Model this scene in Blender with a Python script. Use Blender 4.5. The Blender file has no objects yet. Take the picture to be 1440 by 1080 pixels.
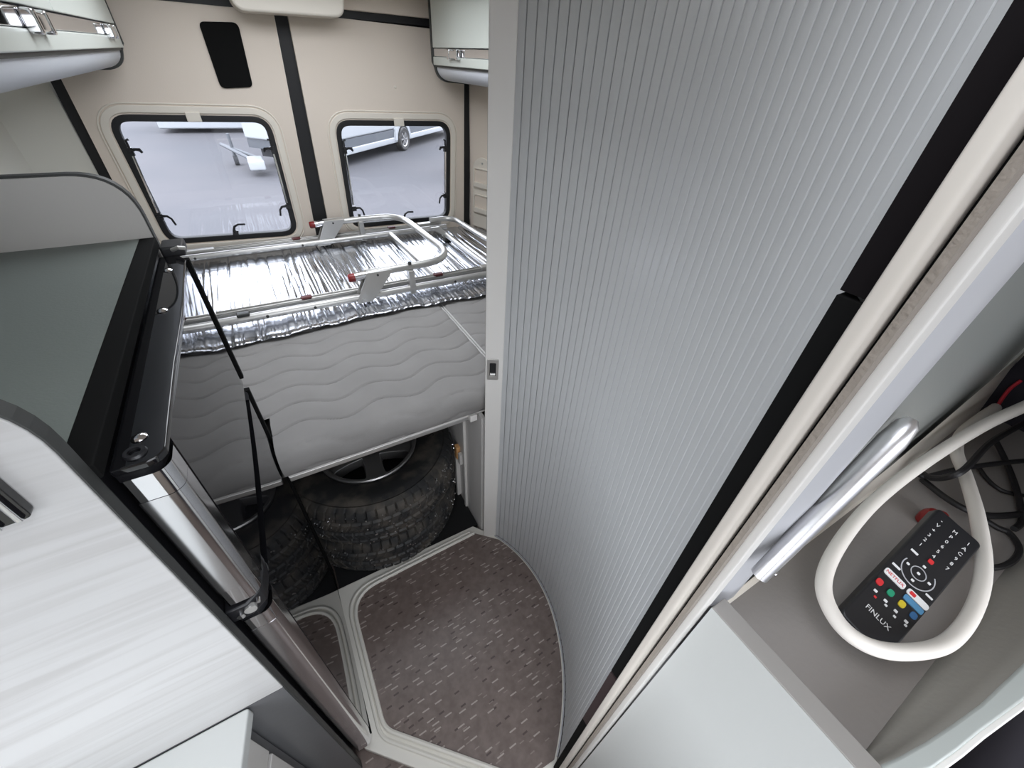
import bpy, bmesh, math, random
from mathutils import Vector, Matrix

random.seed(7)
S = bpy.context.scene
COL = S.collection
PI = math.pi

# ------------------------------------------------------------------ camera
cam_d = bpy.data.cameras.new('camera')
cam_d.sensor_fit = 'HORIZONTAL'
cam_d.sensor_width = 36.0
cam_d.lens = 36.0 * 566.17 / 1440.0
cam_d.clip_start = 0.01
cam_d.clip_end = 300
cam = bpy.data.objects.new('camera', cam_d)
COL.objects.link(cam)
AX = [[0.865446, -0.277679, 0.417010], [-0.498552, -0.559552, 0.662079], [0.049493, -0.780894, -0.622699]]
M4 = Matrix.Identity(4)
for i in range(3):
    M4[i][0] = AX[i][0]
    M4[i][1] = -AX[i][1]
    M4[i][2] = -AX[i][2]
M4[0][3], M4[1][3], M4[2][3] = 0.0, 0.0, 1.75
cam.matrix_world = M4
S.camera = cam

# ------------------------------------------------------------------ sky and exposure
world = bpy.data.worlds.new('overcast_sky')
S.world = world
world.use_nodes = True
bg = world.node_tree.nodes['Background']
bg.inputs[0].default_value = (0.90, 0.94, 1.0, 1)
bg.inputs[1].default_value = 2.6
S.view_settings.view_transform = 'Standard'
S.view_settings.look = 'None'
S.view_settings.gamma = 1.0
S.view_settings.use_curve_mapping = False
S.view_settings.exposure = 1.1
S.cycles.max_bounces = 10
S.cycles.diffuse_bounces = 6
S.cycles.glossy_bounces = 5
S.cycles.transparent_max_bounces = 12
S.cycles.caustics_reflective = False
S.cycles.caustics_refractive = False
S.cycles.sample_clamp_indirect = 4.0
S.cycles.use_denoising = True


def portal(loc, rot, sx, sy):
    d = bpy.data.lights.new('daylight_portal', 'AREA')
    d.shape = 'RECTANGLE'
    d.size, d.size_y = sx, sy
    d.cycles.is_portal = True
    o = bpy.data.objects.new('daylight_portal', d)
    o.location = loc
    o.rotation_euler = rot
    COL.objects.link(o)


# openings that let the sky in: cab end, added roof hatches and side window
portal((0.35, -1.08, 1.40), (PI / 2, 0, 0), 1.5, 1.0)
portal((0.0, 0.0, 2.075), (0, 0, 0), 0.52, 0.62)
portal((-0.76, -0.23, 1.31), (0, -PI / 2, 0), 0.62, 1.14)
portal((0.30, 1.725, 2.075), (0, 0, 0), 0.94, 0.97)


# ------------------------------------------------------------------ helpers
class MB:
    def __init__(self):
        self.v, self.f = [], []

    def add(self, vs, fs):
        b = len(self.v)
        self.v += [tuple(p) for p in vs]
        self.f += [tuple(b + i for i in q) for q in fs]
        return self

    def box(self, x0, x1, y0, y1, z0, z1):
        return self.add([(x0, y0, z0), (x1, y0, z0), (x1, y1, z0), (x0, y1, z0),
                         (x0, y0, z1), (x1, y0, z1), (x1, y1, z1), (x0, y1, z1)],
                        [(0, 3, 2, 1), (4, 5, 6, 7), (0, 1, 5, 4), (1, 2, 6, 5), (2, 3, 7, 6), (3, 0, 4, 7)])

    def prism(self, poly, a, b, axis='z'):
        """poly: 2d points; axis z -> (x,y), y -> (x,z), x -> (y,z)"""
        n = len(poly)

        def m(p, t):
            return (p[0], p[1], t) if axis == 'z' else ((p[0], t, p[1]) if axis == 'y' else (t, p[0], p[1]))
        vs = [m(p, a) for p in poly] + [m(p, b) for p in poly]
        fs = [tuple(range(n))[::-1], tuple(range(n, 2 * n))]
        fs += [(i, (i + 1) % n, n + (i + 1) % n, n + i) for i in range(n)]
        return self.add(vs, fs)

    def ring(self, out, inn, a, b, axis='y'):
        n = len(out)

        def m(p, t):
            return (p[0], p[1], t) if axis == 'z' else ((p[0], t, p[1]) if axis == 'y' else (t, p[0], p[1]))
        vs = [m(p, a) for p in out] + [m(p, a) for p in inn] + [m(p, b) for p in out] + [m(p, b) for p in inn]
        fs = []
        for i in range(n):
            j = (i + 1) % n
            fs += [(i, j, n + j, n + i), (2 * n + j, 2 * n + i, 3 * n + i, 3 * n + j),
                   (j, i, 2 * n + i, 2 * n + j), (n + i, n + j, 3 * n + j, 3 * n + i)]
        return self.add(vs, fs)

    def tube(self, path, r, n=10, closed=False, cap=True):
        P = [Vector(p) for p in path]
        m = len(P)
        vs, fs = [], []
        up = None
        for i in range(m):
            if closed:
                t = (P[(i + 1) % m] - P[i - 1]).normalized()
            else:
                t = (P[min(i + 1, m - 1)] - P[max(i - 1, 0)]).normalized()
            if up is None:
                up = t.orthogonal().normalized()
            else:
                up = (up - t * up.dot(t))
                up = up.normalized() if up.length > 1e-6 else t.orthogonal().normalized()
            s = t.cross(up)
            rr = r[i] if isinstance(r, (list, tuple)) else r
            for k in range(n):
                a = 2 * PI * k / n
                vs.append(P[i] + (up * math.cos(a) + s * math.sin(a)) * rr)
        for i in range(m if closed else m - 1):
            j = (i + 1) % m
            for k in range(n):
                l = (k + 1) % n
                fs.append((i * n + k, i * n + l, j * n + l, j * n + k))
        if cap and not closed:
            fs.append(tuple(range(n))[::-1])
            fs.append(tuple((m - 1) * n + k for k in range(n)))
        return self.add(vs, fs)

    def lathe(self, prof, c=(0, 0, 0), n=48, close=False):
        """prof: (radius, z) list, revolved about z through c"""
        vs, fs = [], []
        m = len(prof)
        for i in range(n):
            a = 2 * PI * i / n
            for r, z in prof:
                vs.append((c[0] + r * math.cos(a), c[1] + r * math.sin(a), c[2] + z))
        for i in range(n):
            j = (i + 1) % n
            for k in range(m if close else m - 1):
                l = (k + 1) % m
                fs.append((i * m + k, j * m + k, j * m + l, i * m + l))
        return self.add(vs, fs)

    def xf(self, mat):
        self.v = [tuple(mat @ Vector(p)) for p in self.v]
        return self

    def build(self, name, mat, parent=None, bevel=0, smooth=False, seg=2, **props):
        c = Vector((0, 0, 0))
        for p in self.v:
            c += Vector(p)
        c /= max(1, len(self.v))
        me = bpy.data.meshes.new(name)
        me.from_pydata([Vector(p) - c for p in self.v], [], self.f)
        bm = bmesh.new()
        bm.from_mesh(me)
        bmesh.ops.delete(bm, geom=[v for v in bm.verts if not v.link_faces], context='VERTS')
        bmesh.ops.recalc_face_normals(bm, faces=bm.faces)
        bm.to_mesh(me)
        bm.free()
        me.materials.append(mat)
        if smooth:
            for p in me.polygons:
                p.use_smooth = True
        o = bpy.data.objects.new(name, me)
        COL.objects.link(o)
        o.location = c
        attach(o, parent)
        if bevel:
            m = o.modifiers.new('bevel', 'BEVEL')
            m.width = bevel
            m.segments = seg
            m.limit_method = 'ANGLE'
            m.angle_limit = math.radians(40)
            for p in me.polygons:
                p.use_smooth = True
            w = o.modifiers.new('wn', 'WEIGHTED_NORMAL')
            w.keep_sharp = False
        elif smooth == 'auto':
            me.set_sharp_from_angle(angle=math.radians(35))
        for k, v in props.items():
            o[k] = v
        return o


LOC = {}


def attach(o, parent):
    """parent o while keeping its world position"""
    LOC[o.name] = Vector(o.location)
    if parent is not None:
        o.parent = parent
        o.matrix_parent_inverse = Matrix.Translation(-LOC[parent.name])
        # children of a moved part: the parent's own world location is LOC[parent]


def thing(name, label, cat, loc, group=None, kind=None):
    o = bpy.data.objects.new(name, None)
    o.empty_display_size = 0.05
    COL.objects.link(o)
    o.location = loc
    LOC[o.name] = Vector(loc)
    if label:
        o['label'] = label
    if cat:
        o['category'] = cat
    if group:
        o['group'] = group
    if kind:
        o['kind'] = kind
    return o


def tag(o, label, cat, group=None, kind=None):
    o['label'] = label
    o['category'] = cat
    if group:
        o['group'] = group
    if kind:
        o['kind'] = kind
    return o


def struct(o, label=None, cat=None):
    o['kind'] = 'structure'
    if label:
        o['label'] = label
    if cat:
        o['category'] = cat
    return o


def rpoly(pts, r, n=6):
    """round the corners of a polygon; r a number or list"""
    out = []
    m = len(pts)
    for i in range(m):
        p = Vector(pts[i])
        a = Vector(pts[i - 1]) - p
        b = Vector(pts[(i + 1) % m]) - p
        rr = r[i] if isinstance(r, (list, tuple)) else r
        if rr <= 0:
            out += [tuple(p)] * 1
            continue
        ang = a.angle(b)
        d = min(rr / math.tan(ang / 2), a.length * 0.49, b.length * 0.49)
        pa, pb = p + a.normalized() * d, p + b.normalized() * d
        for k in range(n + 1):
            t = k / n
            q = pa * (1 - t) ** 2 + p * 2 * t * (1 - t) + pb * t * t
            out.append(tuple(q))
    return out


def offset(poly, d):
    """shrink (d>0) a polygon with many points along its normals"""
    m = len(poly)
    area = sum(poly[i][0] * poly[(i + 1) % m][1] - poly[(i + 1) % m][0] * poly[i][1] for i in range(m))
    s = 1 if area > 0 else -1
    out = []
    for i in range(m):
        p = Vector(poly[i])
        e1 = (p - Vector(poly[i - 1]))
        e2 = (Vector(poly[(i + 1) % m]) - p)
        n1 = Vector((-e1.y, e1.x)).normalized() * s
        n2 = Vector((-e2.y, e2.x)).normalized() * s
        nn = n1 + n2
        nn = nn.normalized() if nn.length > 1e-6 else n1
        k = 1 / max(0.5, nn.dot(n1))
        out.append(tuple(p + nn * d * k))
    return out


def smoothpath(pts, n=6):
    """Catmull-Rom through 3d points"""
    P = [Vector(p) for p in pts]
    out = []
    for i in range(len(P) - 1):
        p0, p1, p2, p3 = P[max(i - 1, 0)], P[i], P[i + 1], P[min(i + 2, len(P) - 1)]
        for k in range(n):
            t = k / n
            out.append(0.5 * ((2 * p1) + (-p0 + p2) * t + (2 * p0 - 5 * p1 + 4 * p2 - p3) * t * t + (-p0 + 3 * p1 - 3 * p2 + p3) * t ** 3))
    out.append(P[-1])
    return out


def plate_hole(outer, hole, y0, y1):
    """plate in the xz plane with one hole, between y0 and y1"""
    bm = bmesh.new()
    es = []
    for loop in (outer, hole):
        vs = [bm.verts.new((p[0], y0, p[1])) for p in loop]
        es += [bm.edges.new((vs[i], vs[(i + 1) % len(vs)])) for i in range(len(vs))]
    r = bmesh.ops.triangle_fill(bm, edges=es, use_beauty=True)
    fs = [g for g in r['geom'] if isinstance(g, bmesh.types.BMFace)]
    ex = bmesh.ops.extrude_face_region(bm, geom=fs)
    bmesh.ops.translate(bm, vec=(0, y1 - y0, 0), verts=[g for g in ex['geom'] if isinstance(g, bmesh.types.BMVert)])
    mb = MB()
    bm.verts.index_update()
    mb.v = [tuple(v.co) for v in bm.verts]
    mb.f = [tuple(v.index for v in f.verts) for f in bm.faces]
    bm.free()
    return mb


def text_mesh(s, size, ext):
    cu = bpy.data.curves.new('lettering', 'FONT')
    cu.body = s
    cu.size = size
    cu.extrude = ext
    cu.align_x = 'CENTER'
    cu.align_y = 'CENTER'
    cu.resolution_u = 2
    o = bpy.data.objects.new('lettering', cu)
    COL.objects.link(o)
    dg = bpy.context.evaluated_depsgraph_get()
    me = bpy.data.meshes.new_from_object(o.evaluated_get(dg))
    mb = MB()
    mb.v = [tuple(v.co) for v in me.vertices]
    mb.f = [tuple(p.vertices) for p in me.polygons]
    bpy.data.objects.remove(o)
    bpy.data.curves.remove(cu)
    bpy.data.meshes.remove(me)
    return mb


# ------------------------------------------------------------------ materials
def mat(name, col, rough=0.5, metal=0.0, bump=0.0, bscale=200.0, spec=0.5, vary=0.0, vscale=8.0, coat=0.0, stretch=None):
    m = bpy.data.materials.new(name)
    m.use_nodes = True
    nt = m.node_tree
    b = nt.nodes['Principled BSDF']
    b.inputs['Base Color'].default_value = (*col, 1)
    b.inputs['Roughness'].default_value = rough
    b.inputs['Metallic'].default_value = metal
    b.inputs['Specular IOR Level'].default_value = spec
    if coat:
        b.inputs['Coat Weight'].default_value = coat
        b.inputs['Coat Roughness'].default_value = 0.03
    if bump or vary:
        tc = nt.nodes.new('ShaderNodeTexCoord')
        mp = nt.nodes.new('ShaderNodeMapping')
        nt.links.new(tc.outputs['Object'], mp.inputs[0])
        if stretch:
            mp.inputs['Scale'].default_value = stretch
    if bump:
        n = nt.nodes.new('ShaderNodeTexNoise')
        n.inputs['Scale'].default_value = bscale
        n.inputs['Detail'].default_value = 3
        bp = nt.nodes.new('ShaderNodeBump')
        bp.inputs['Strength'].default_value = bump
        bp.inputs['Distance'].default_value = 0.002
        nt.links.new(mp.outputs[0], n.inputs['Vector'])
        nt.links.new(n.outputs[0], bp.inputs['Height'])
        nt.links.new(bp.outputs[0], b.inputs['Normal'])
    if vary:
        n2 = nt.nodes.new('ShaderNodeTexNoise')
        n2.inputs['Scale'].default_value = vscale
        n2.inputs['Detail'].default_value = 4
        mr = nt.nodes.new('ShaderNodeMapRange')
        mr.inputs[1].default_value = 0.3
        mr.inputs[2].default_value = 0.7
        mr.inputs[3].default_value = 1 - vary
        mr.inputs[4].default_value = 1 + vary * 0.5
        mx = nt.nodes.new('ShaderNodeMix')
        mx.data_type = 'RGBA'
        mx.blend_type = 'MULTIPLY'
        mx.inputs[0].default_value = 1
        mx.inputs[6].default_value = (*col, 1)
        nt.links.new(mp.outputs[0], n2.inputs['Vector'])
        nt.links.new(n2.outputs[0], mr.inputs[0])
        nt.links.new(mr.outputs[0], mx.inputs[7])
        nt.links.new(mx.outputs[2], b.inputs['Base Color'])
    return m


def wood_mat():
    m = bpy.data.materials.new('pale_wood')
    m.use_nodes = True
    nt = m.node_tree
    b = nt.nodes['Principled BSDF']
    b.inputs['Roughness'].default_value = 0.42
    tc = nt.nodes.new('ShaderNodeTexCoord')
    mp = nt.nodes.new('ShaderNodeMapping')
    mp.inputs['Scale'].default_value = (1.6, 30, 34)
    mp.inputs['Rotation'].default_value = (0, 0.12, 0)
    n = nt.nodes.new('ShaderNodeTexNoise')
    n.inputs['Scale'].default_value = 1.6
    n.inputs['Detail'].default_value = 5
    n.inputs['Distortion'].default_value = 0.6
    r = nt.nodes.new('ShaderNodeValToRGB')
    r.color_ramp.elements[0].position = 0.30
    r.color_ramp.elements[0].color = (0.40, 0.392, 0.386, 1)
    r.color_ramp.elements[1].position = 0.56
    r.color_ramp.elements[1].color = (0.465, 0.463, 0.46, 1)
    bp = nt.nodes.new('ShaderNodeBump')
    bp.inputs['Strength'].default_value = 0.12
    bp.inputs['Distance'].default_value = 0.002
    nt.links.new(tc.outputs['Object'], mp.inputs[0])
    nt.links.new(mp.outputs[0], n.inputs['Vector'])
    nt.links.new(n.outputs[0], r.inputs[0])
    nt.links.new(r.outputs[0], b.inputs['Base Color'])
    nt.links.new(n.outputs[0], bp.inputs['Height'])
    nt.links.new(bp.outputs[0], b.inputs['Normal'])
    return m


def vinyl_mat():
    """brown vinyl flooring printed with short pale dashes"""
    m = bpy.data.materials.new('brown_vinyl')
    m.use_nodes = True
    nt = m.node_tree
    L = nt.links
    b = nt.nodes['Principled BSDF']
    b.inputs['Roughness'].default_value = 0.36
    tc = nt.nodes.new('ShaderNodeTexCoord')
    geo = nt.nodes.new('ShaderNodeNewGeometry')

    def math_(op, a=None, c=None, va=0.0, vc=0.0):
        n = nt.nodes.new('ShaderNodeMath')
        n.operation = op
        n.inputs[0].default_value = va
        n.inputs[1].default_value = vc
        if a is not None:
            L.new(a, n.inputs[0])
        if c is not None:
            L.new(c, n.inputs[1])
        return n.outputs[0]

    def dashes(sx, sy, ox, keep):
        mp = nt.nodes.new('ShaderNodeMapping')
        mp.inputs['Scale'].default_value = (1 / sx, 1 / sy, 1)
        mp.inputs['Location'].default_value = (ox, ox * 1.7, 0)
        mp.inputs['Rotation'].default_value = (0, 0, math.radians(-6))
        L.new(geo.outputs['Position'], mp.inputs[0])
        sp = nt.nodes.new('ShaderNodeSeparateXYZ')
        L.new(mp.outputs[0], sp.inputs[0])
        row = math_('FLOOR', sp.outputs[1])
        wn0 = nt.nodes.new('ShaderNodeTexWhiteNoise')
        wn0.noise_dimensions = '1D'
        L.new(row, wn0.inputs['W'])
        x = math_('ADD', sp.outputs[0], wn0.outputs[0])
        cell = math_('FLOOR', x)
        fx = math_('FRACT', x)
        fy = math_('FRACT', sp.outputs[1])
        cb = nt.nodes.new('ShaderNodeCombineXYZ')
        L.new(cell, cb.inputs[0])
        L.new(row, cb.inputs[1])
        wn = nt.nodes.new('ShaderNodeTexWhiteNoise')
        wn.noise_dimensions = '2D'
        L.new(cb.outputs[0], wn.inputs['Vector'])
        k = math_('LESS_THAN', wn.outputs[0], None, 0, keep)
        a = math_('GREATER_THAN', fx, None, 0, 0.25)
        a2 = math_('LESS_THAN', fx, None, 0, 0.78)
        c1 = math_('GREATER_THAN', fy, None, 0, 0.36)
        c2 = math_('LESS_THAN', fy, None, 0, 0.62)
        p = math_('MULTIPLY', math_('MULTIPLY', a, a2), math_('MULTIPLY', c1, c2))
        return math_('MULTIPLY', p, k), wn.outputs[0]

    d1, w1 = dashes(0.046, 0.0165, 0.3, 0.25)
    d2, w2 = dashes(0.030, 0.013, 5.3, 0.12)
    d3, w3 = dashes(0.034, 0.022, 2.7, 0.16)
    no = nt.nodes.new('ShaderNodeTexNoise')
    no.inputs['Scale'].default_value = 40
    no.inputs['Detail'].default_value = 5
    L.new(geo.outputs['Position'], no.inputs['Vector'])
    r = nt.nodes.new('ShaderNodeValToRGB')
    r.color_ramp.elements[0].position = 0.3
    r.color_ramp.elements[0].color = (0.148, 0.112, 0.099, 1)
    r.color_ramp.elements[1].position = 0.7
    r.color_ramp.elements[1].color = (0.208, 0.164, 0.147, 1)
    L.new(no.outputs[0], r.inputs[0])

    def mixc(fac, a, colr):
        mx = nt.nodes.new('ShaderNodeMix')
        mx.data_type = 'RGBA'
        L.new(fac, mx.inputs[0])
        L.new(a, mx.inputs[6])
        mx.inputs[7].default_value = (*colr, 1)
        return mx.outputs[2]

    c = mixc(d3, r.outputs[0], (0.085, 0.062, 0.055))
    c = mixc(math_('MULTIPLY', d2, None, 0, 0.55), c, (0.34, 0.29, 0.26))
    c = mixc(math_('MULTIPLY', d1, None, 0, 0.8), c, (0.48, 0.42, 0.38))
    L.new(c, b.inputs['Base Color'])
    return m


def glass_mat(name, tint, refl=1.0):
    m = bpy.data.materials.new(name)
    m.use_nodes = True
    nt = m.node_tree
    for n in list(nt.nodes):
        nt.nodes.remove(n)
    out = nt.nodes.new('ShaderNodeOutputMaterial')
    tr = nt.nodes.new('ShaderNodeBsdfTransparent')
    tr.inputs[0].default_value = (*tint, 1)
    gl = nt.nodes.new('ShaderNodeBsdfGlossy')
    gl.inputs['Roughness'].default_value = 0.02
    fr = nt.nodes.new('ShaderNodeFresnel')
    fr.inputs[0].default_value = 1.45
    mx = nt.nodes.new('ShaderNodeMixShader')
    nt.links.new(fr.outputs[0], mx.inputs[0])
    nt.links.new(tr.outputs[0], mx.inputs[1])
    nt.links.new(gl.outputs[0], mx.inputs[2])
    nt.links.new(mx.outputs[0], out.inputs[0])
    return m


def rubbermat_mat():
    m = mat('ribbed_rubber', (0.012, 0.012, 0.013), 0.55)
    nt = m.node_tree
    b = nt.nodes['Principled BSDF']
    geo = nt.nodes.new('ShaderNodeNewGeometry')
    br = nt.nodes.new('ShaderNodeTexBrick')
    br.inputs['Scale'].default_value = 60
    br.inputs['Mortar Size'].default_value = 0.03
    br.inputs['Color1'].default_value = (1, 1, 1, 1)
    br.inputs['Color2'].default_value = (0.8, 0.8, 0.8, 1)
    br.inputs['Mortar'].default_value = (0, 0, 0, 1)
    bp = nt.nodes.new('ShaderNodeBump')
    bp.inputs['Distance'].default_value = 0.004
    nt.links.new(geo.outputs['Position'], br.inputs['Vector'])
    nt.links.new(br.outputs['Color'], bp.inputs['Height'])
    nt.links.new(bp.outputs[0], b.inputs['Normal'])
    return m


def tyre_mat():
    m = mat('tyre_rubber', (0.02, 0.02, 0.021), 0.55, bump=0.25, bscale=160)
    nt = m.node_tree
    b = nt.nodes['Principled BSDF']
    geo = nt.nodes.new('ShaderNodeNewGeometry')
    no = nt.nodes.new('ShaderNodeTexNoise')
    no.inputs['Scale'].default_value = 14
    no.inputs['Detail'].default_value = 6
    nt.links.new(geo.outputs['Position'], no.inputs['Vector'])
    r = nt.nodes.new('ShaderNodeValToRGB')
    r.color_ramp.elements[0].position = 0.45
    r.color_ramp.elements[0].color = (0.022, 0.0225, 0.0235, 1)
    r.color_ramp.elements[1].position = 0.72
    r.color_ramp.elements[1].color = (0.10, 0.087, 0.072, 1)
    nt.links.new(no.outputs[0], r.inputs[0])
    nt.links.new(r.outputs[0], b.inputs['Base Color'])
    return m


def asphalt_mat():
    m = mat('asphalt', (0.3, 0.3, 0.31), 0.9)
    nt = m.node_tree
    b = nt.nodes['Principled BSDF']
    geo = nt.nodes.new('ShaderNodeNewGeometry')
    no = nt.nodes.new('ShaderNodeTexNoise')
    no.inputs['Scale'].default_value = 0.35
    no.inputs['Detail'].default_value = 8
    nt.links.new(geo.outputs['Position'], no.inputs['Vector'])
    r = nt.nodes.new('ShaderNodeValToRGB')
    r.color_ramp.elements[0].position = 0.35
    r.color_ramp.elements[0].color = (0.086, 0.086, 0.094, 1)
    r.color_ramp.elements[1].position = 0.65
    r.color_ramp.elements[1].color = (0.104, 0.100, 0.106, 1)
    nt.links.new(no.outputs[0], r.inputs[0])
    nt.links.new(r.outputs[0], b.inputs['Base Color'])
    return m


CREAM = mat('cream_trim', (0.78, 0.69, 0.60), 0.6, bump=0.15, bscale=260)
CREAM2 = mat('cream_plastic', (0.80, 0.745, 0.66), 0.45)
WALLC = mat('pale_wall', (0.74, 0.73, 0.66), 0.6, bump=0.1, bscale=120)
BLACK = mat('black_seal', (0.008, 0.008, 0.009), 0.55)
BLACKM = mat('black_matt', (0.006, 0.006, 0.006), 0.8, spec=0.1)
BLACKP = mat('black_plastic', (0.014, 0.014, 0.016), 0.35)
BGLOSS = mat('black_gloss', (0.006, 0.006, 0.007), 0.03, spec=0.75)
CHROME = mat('chrome', (0.82, 0.82, 0.84), 0.06, 1.0)
BRUSHED = mat('brushed_aluminium', (0.80, 0.80, 0.82), 0.16, 1.0)
ALU = mat('satin_aluminium', (0.62, 0.61, 0.59), 0.38, 0.75)
FOIL = mat('silver_foil', (0.60, 0.62, 0.67), 0.20, 1.0)
STAYM = mat('satin_steel', (0.66, 0.66, 0.68), 0.3, 0.9)
WOOD = wood_mat()
VINYL = vinyl_mat()
GREYTOP = mat('grey_green_laminate', (0.19, 0.215, 0.20), 0.45, bump=0.12, bscale=300)
GREYLAM = mat('light_grey_laminate', (0.56, 0.54, 0.515), 0.5, bump=0.1, bscale=300)
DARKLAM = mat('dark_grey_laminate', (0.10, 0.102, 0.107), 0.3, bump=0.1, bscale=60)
LOCKW = mat('locker_white', (0.60, 0.63, 0.585), 0.32)
LOCKG = mat('locker_grey_curve', (0.72, 0.745, 0.80), 0.5)
EDGE = mat('dark_edge', (0.045, 0.047, 0.045), 0.5)
SLAT = mat('grey_slat', (0.60, 0.612, 0.622), 0.30)
GROOVE = mat('slat_backing', (0.10, 0.105, 0.11), 0.7)
POST = mat('white_profile', (0.80, 0.78, 0.75), 0.4)
WHITEP = mat('white_panel', (0.53, 0.542, 0.53), 0.45, bump=0.06, bscale=60, stretch=(30, 30, 1.5))
TRAYC = mat('cream_tray', (0.80, 0.775, 0.71), 0.38)
QUILT = mat('grey_quilt', (0.285, 0.275, 0.268), 0.85, bump=0.3, bscale=500, vary=0.07, vscale=7)
PIPING = mat('grey_piping', (0.56, 0.55, 0.54), 0.7)
RUBMAT = rubbermat_mat()
TYRE = tyre_mat()
RIMM = mat('silver_alloy', (0.46, 0.455, 0.45), 0.34, 0.85)
STUD = mat('steel_stud', (0.85, 0.85, 0.86), 0.25, 1.0)
RED = mat('red_plastic', (0.24, 0.014, 0.014), 0.35)
REDD = mat('dull_red_plastic', (0.11, 0.018, 0.018), 0.5)
ORANGE = mat('amber_plastic', (0.75, 0.42, 0.18), 0.45)
GARAGE = mat('garage_panel', (0.74, 0.72, 0.70), 0.5)
JAMBC = mat('cream_jamb', (0.56, 0.52, 0.47), 0.5)
JAMBW = mat('white_jamb', (0.66, 0.645, 0.62), 0.45)
FELT = mat('taupe_brush', (0.26, 0.23, 0.20), 0.95, bump=0.8, bscale=180)
GREYP = mat('blue_grey_profile', (0.44, 0.445, 0.47), 0.4)
GLOSSG = mat('satin_grey_panel', (0.36, 0.375, 0.36), 0.22)
BINC = mat('taupe_bin', (0.30, 0.277, 0.262), 0.55, bump=0.15, bscale=150)
BINF = mat('green_grey_bin', (0.33, 0.315, 0.285), 0.55, bump=0.15, bscale=150)
BINR = mat('grey_bin_edge', (0.30, 0.285, 0.27), 0.5)
RIMG = mat('grey_green_rim', (0.44, 0.47, 0.455), 0.35)
CABLEW = mat('white_cable', (0.78, 0.735, 0.68), 0.5)
CABLEB = mat('black_cable', (0.014, 0.013, 0.014), 0.5)
CABLER = mat('red_cable', (0.45, 0.02, 0.035), 0.5)
DARKFAB = mat('dark_fabric', (0.012, 0.010, 0.016), 0.9)
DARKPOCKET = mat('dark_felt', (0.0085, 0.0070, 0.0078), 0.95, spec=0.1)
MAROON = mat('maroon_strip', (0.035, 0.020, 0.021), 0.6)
WINGLASS = glass_mat('acrylic_pane', (0.93, 0.94, 0.97))
ASPHALT = asphalt_mat()
CARW = mat('white_paint', (0.40, 0.415, 0.43), 0.3, coat=0.5)
CARG = mat('grey_sill', (0.10, 0.108, 0.12), 0.5)
CARD = mat('dark_underside', (0.05, 0.052, 0.058), 0.8)
PRINT = mat('white_print', (0.75, 0.75, 0.75), 0.5)
BTN_R = mat('button_red', (0.60, 0.03, 0.035), 0.4)
BTN_G = mat('button_green', (0.02, 0.28, 0.15), 0.4)
BTN_Y = mat('button_yellow', (0.62, 0.48, 0.03), 0.4)
BTN_B = mat('button_blue', (0.03, 0.12, 0.28), 0.4)
BTN_LB = mat('button_light_blue', (0.08, 0.24, 0.42), 0.4)

# ------------------------------------------------------------------ van shell
XL, XR, DY, ZC = -0.70, 1.36, 2.62, 2.02
struct(MB().box(XL, XR, -1.0, DY + 0.05, -0.08, -0.02).build('floor', VINYL), 'brown dashed vinyl floor of the camper van', 'floor')
# ceiling made of strips around two unseen hatches added to light aisle and bed
ce = MB()
HX0, HX1, HY0, HY1 = -0.16, 0.76, 1.25, 2.20
GX0, GX1, GY0, GY1 = -0.25, 0.25, -0.30, 0.30
ce.box(XL, XR, -1.05, GY0, ZC, ZC + 0.04)
ce.box(XL, GX0, GY0, GY1, ZC, ZC + 0.04)
ce.box(GX1, XR, GY0, GY1, ZC, ZC + 0.04)
ce.box(XL, XR, GY1, HY0, ZC, ZC + 0.04)
ce.box(XL, HX0, HY0, HY1, ZC, ZC + 0.04)
ce.box(HX1, XR, HY0, HY1, ZC, ZC + 0.04)
ce.box(XL, XR, HY1, DY + 0.05, ZC, ZC + 0.04)
ceo = struct(ce.build('ceiling', CREAM), 'cream ceiling lining of the van with two hatches added for daylight', 'ceiling')
for (x0, x1, y0, y1) in ((HX0, HX1, HY0, HY1), (GX0, GX1, GY0, GY1)):
    o_, i_ = [(x0 - 0.03, y0 - 0.03), (x1 + 0.03, y0 - 0.03), (x1 + 0.03, y1 + 0.03), (x0 - 0.03, y1 + 0.03)], [(x0, y0), (x1, y0), (x1, y1), (x0, y1)]
    MB().ring(o_, i_, ZC - 0.012, ZC + 0.05, 'z').build('added_hatch_frame', CREAM2, ceo)
# cab end of the living area with its wide opening towards the windscreen
fw = MB()
fw.box(XL, XR, -1.05, -1.0, -0.08, 0.90)
fw.box(XL, -0.40, -1.05, -1.0, 0.90, ZC)
fw.box(1.10, XR, -1.05, -1.0, 0.90, ZC)
fw.box(-0.40, 1.10, -1.05, -1.0, 1.90, ZC)
struct(fw.build('wall_front', CREAM), 'cream cab end wall behind the camera', 'wall')
wl = MB()
KY0, KY1, KZ0, KZ1 = -0.80, 0.34, 1.00, 1.62
wl.box(XL - 0.05, XL, -1.0, KY0, -0.08, ZC)
wl.box(XL - 0.05, XL, KY1, DY + 0.05, -0.08, ZC)
wl.box(XL - 0.05, XL, KY0, KY1, -0.08, KZ0)
wl.box(XL - 0.05, XL, KY0, KY1, KZ1, ZC)
wlo = wl.build('wall_left', WALLC)
MB().ring([(KY0 - 0.03, KZ0 - 0.03), (KY1 + 0.03, KZ0 - 0.03), (KY1 + 0.03, KZ1 + 0.03), (KY0 - 0.03, KZ1 + 0.03)], [(KY0, KZ0), (KY1, KZ0), (KY1, KZ1), (KY0, KZ1)], XL - 0.055, XL + 0.006, 'x').build('added_window_frame', BLACK, wlo)  # frame of an unseen window opening added to light the tambour door
struct(wlo, 'pale green-cream side wall behind the fridge', 'wall')
struct(MB().box(XR, XR + 0.05, -1.05, DY + 0.05, -0.08, ZC).build('wall_right', WALLC), 'pale cream side wall beyond the bed', 'wall')
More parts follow.
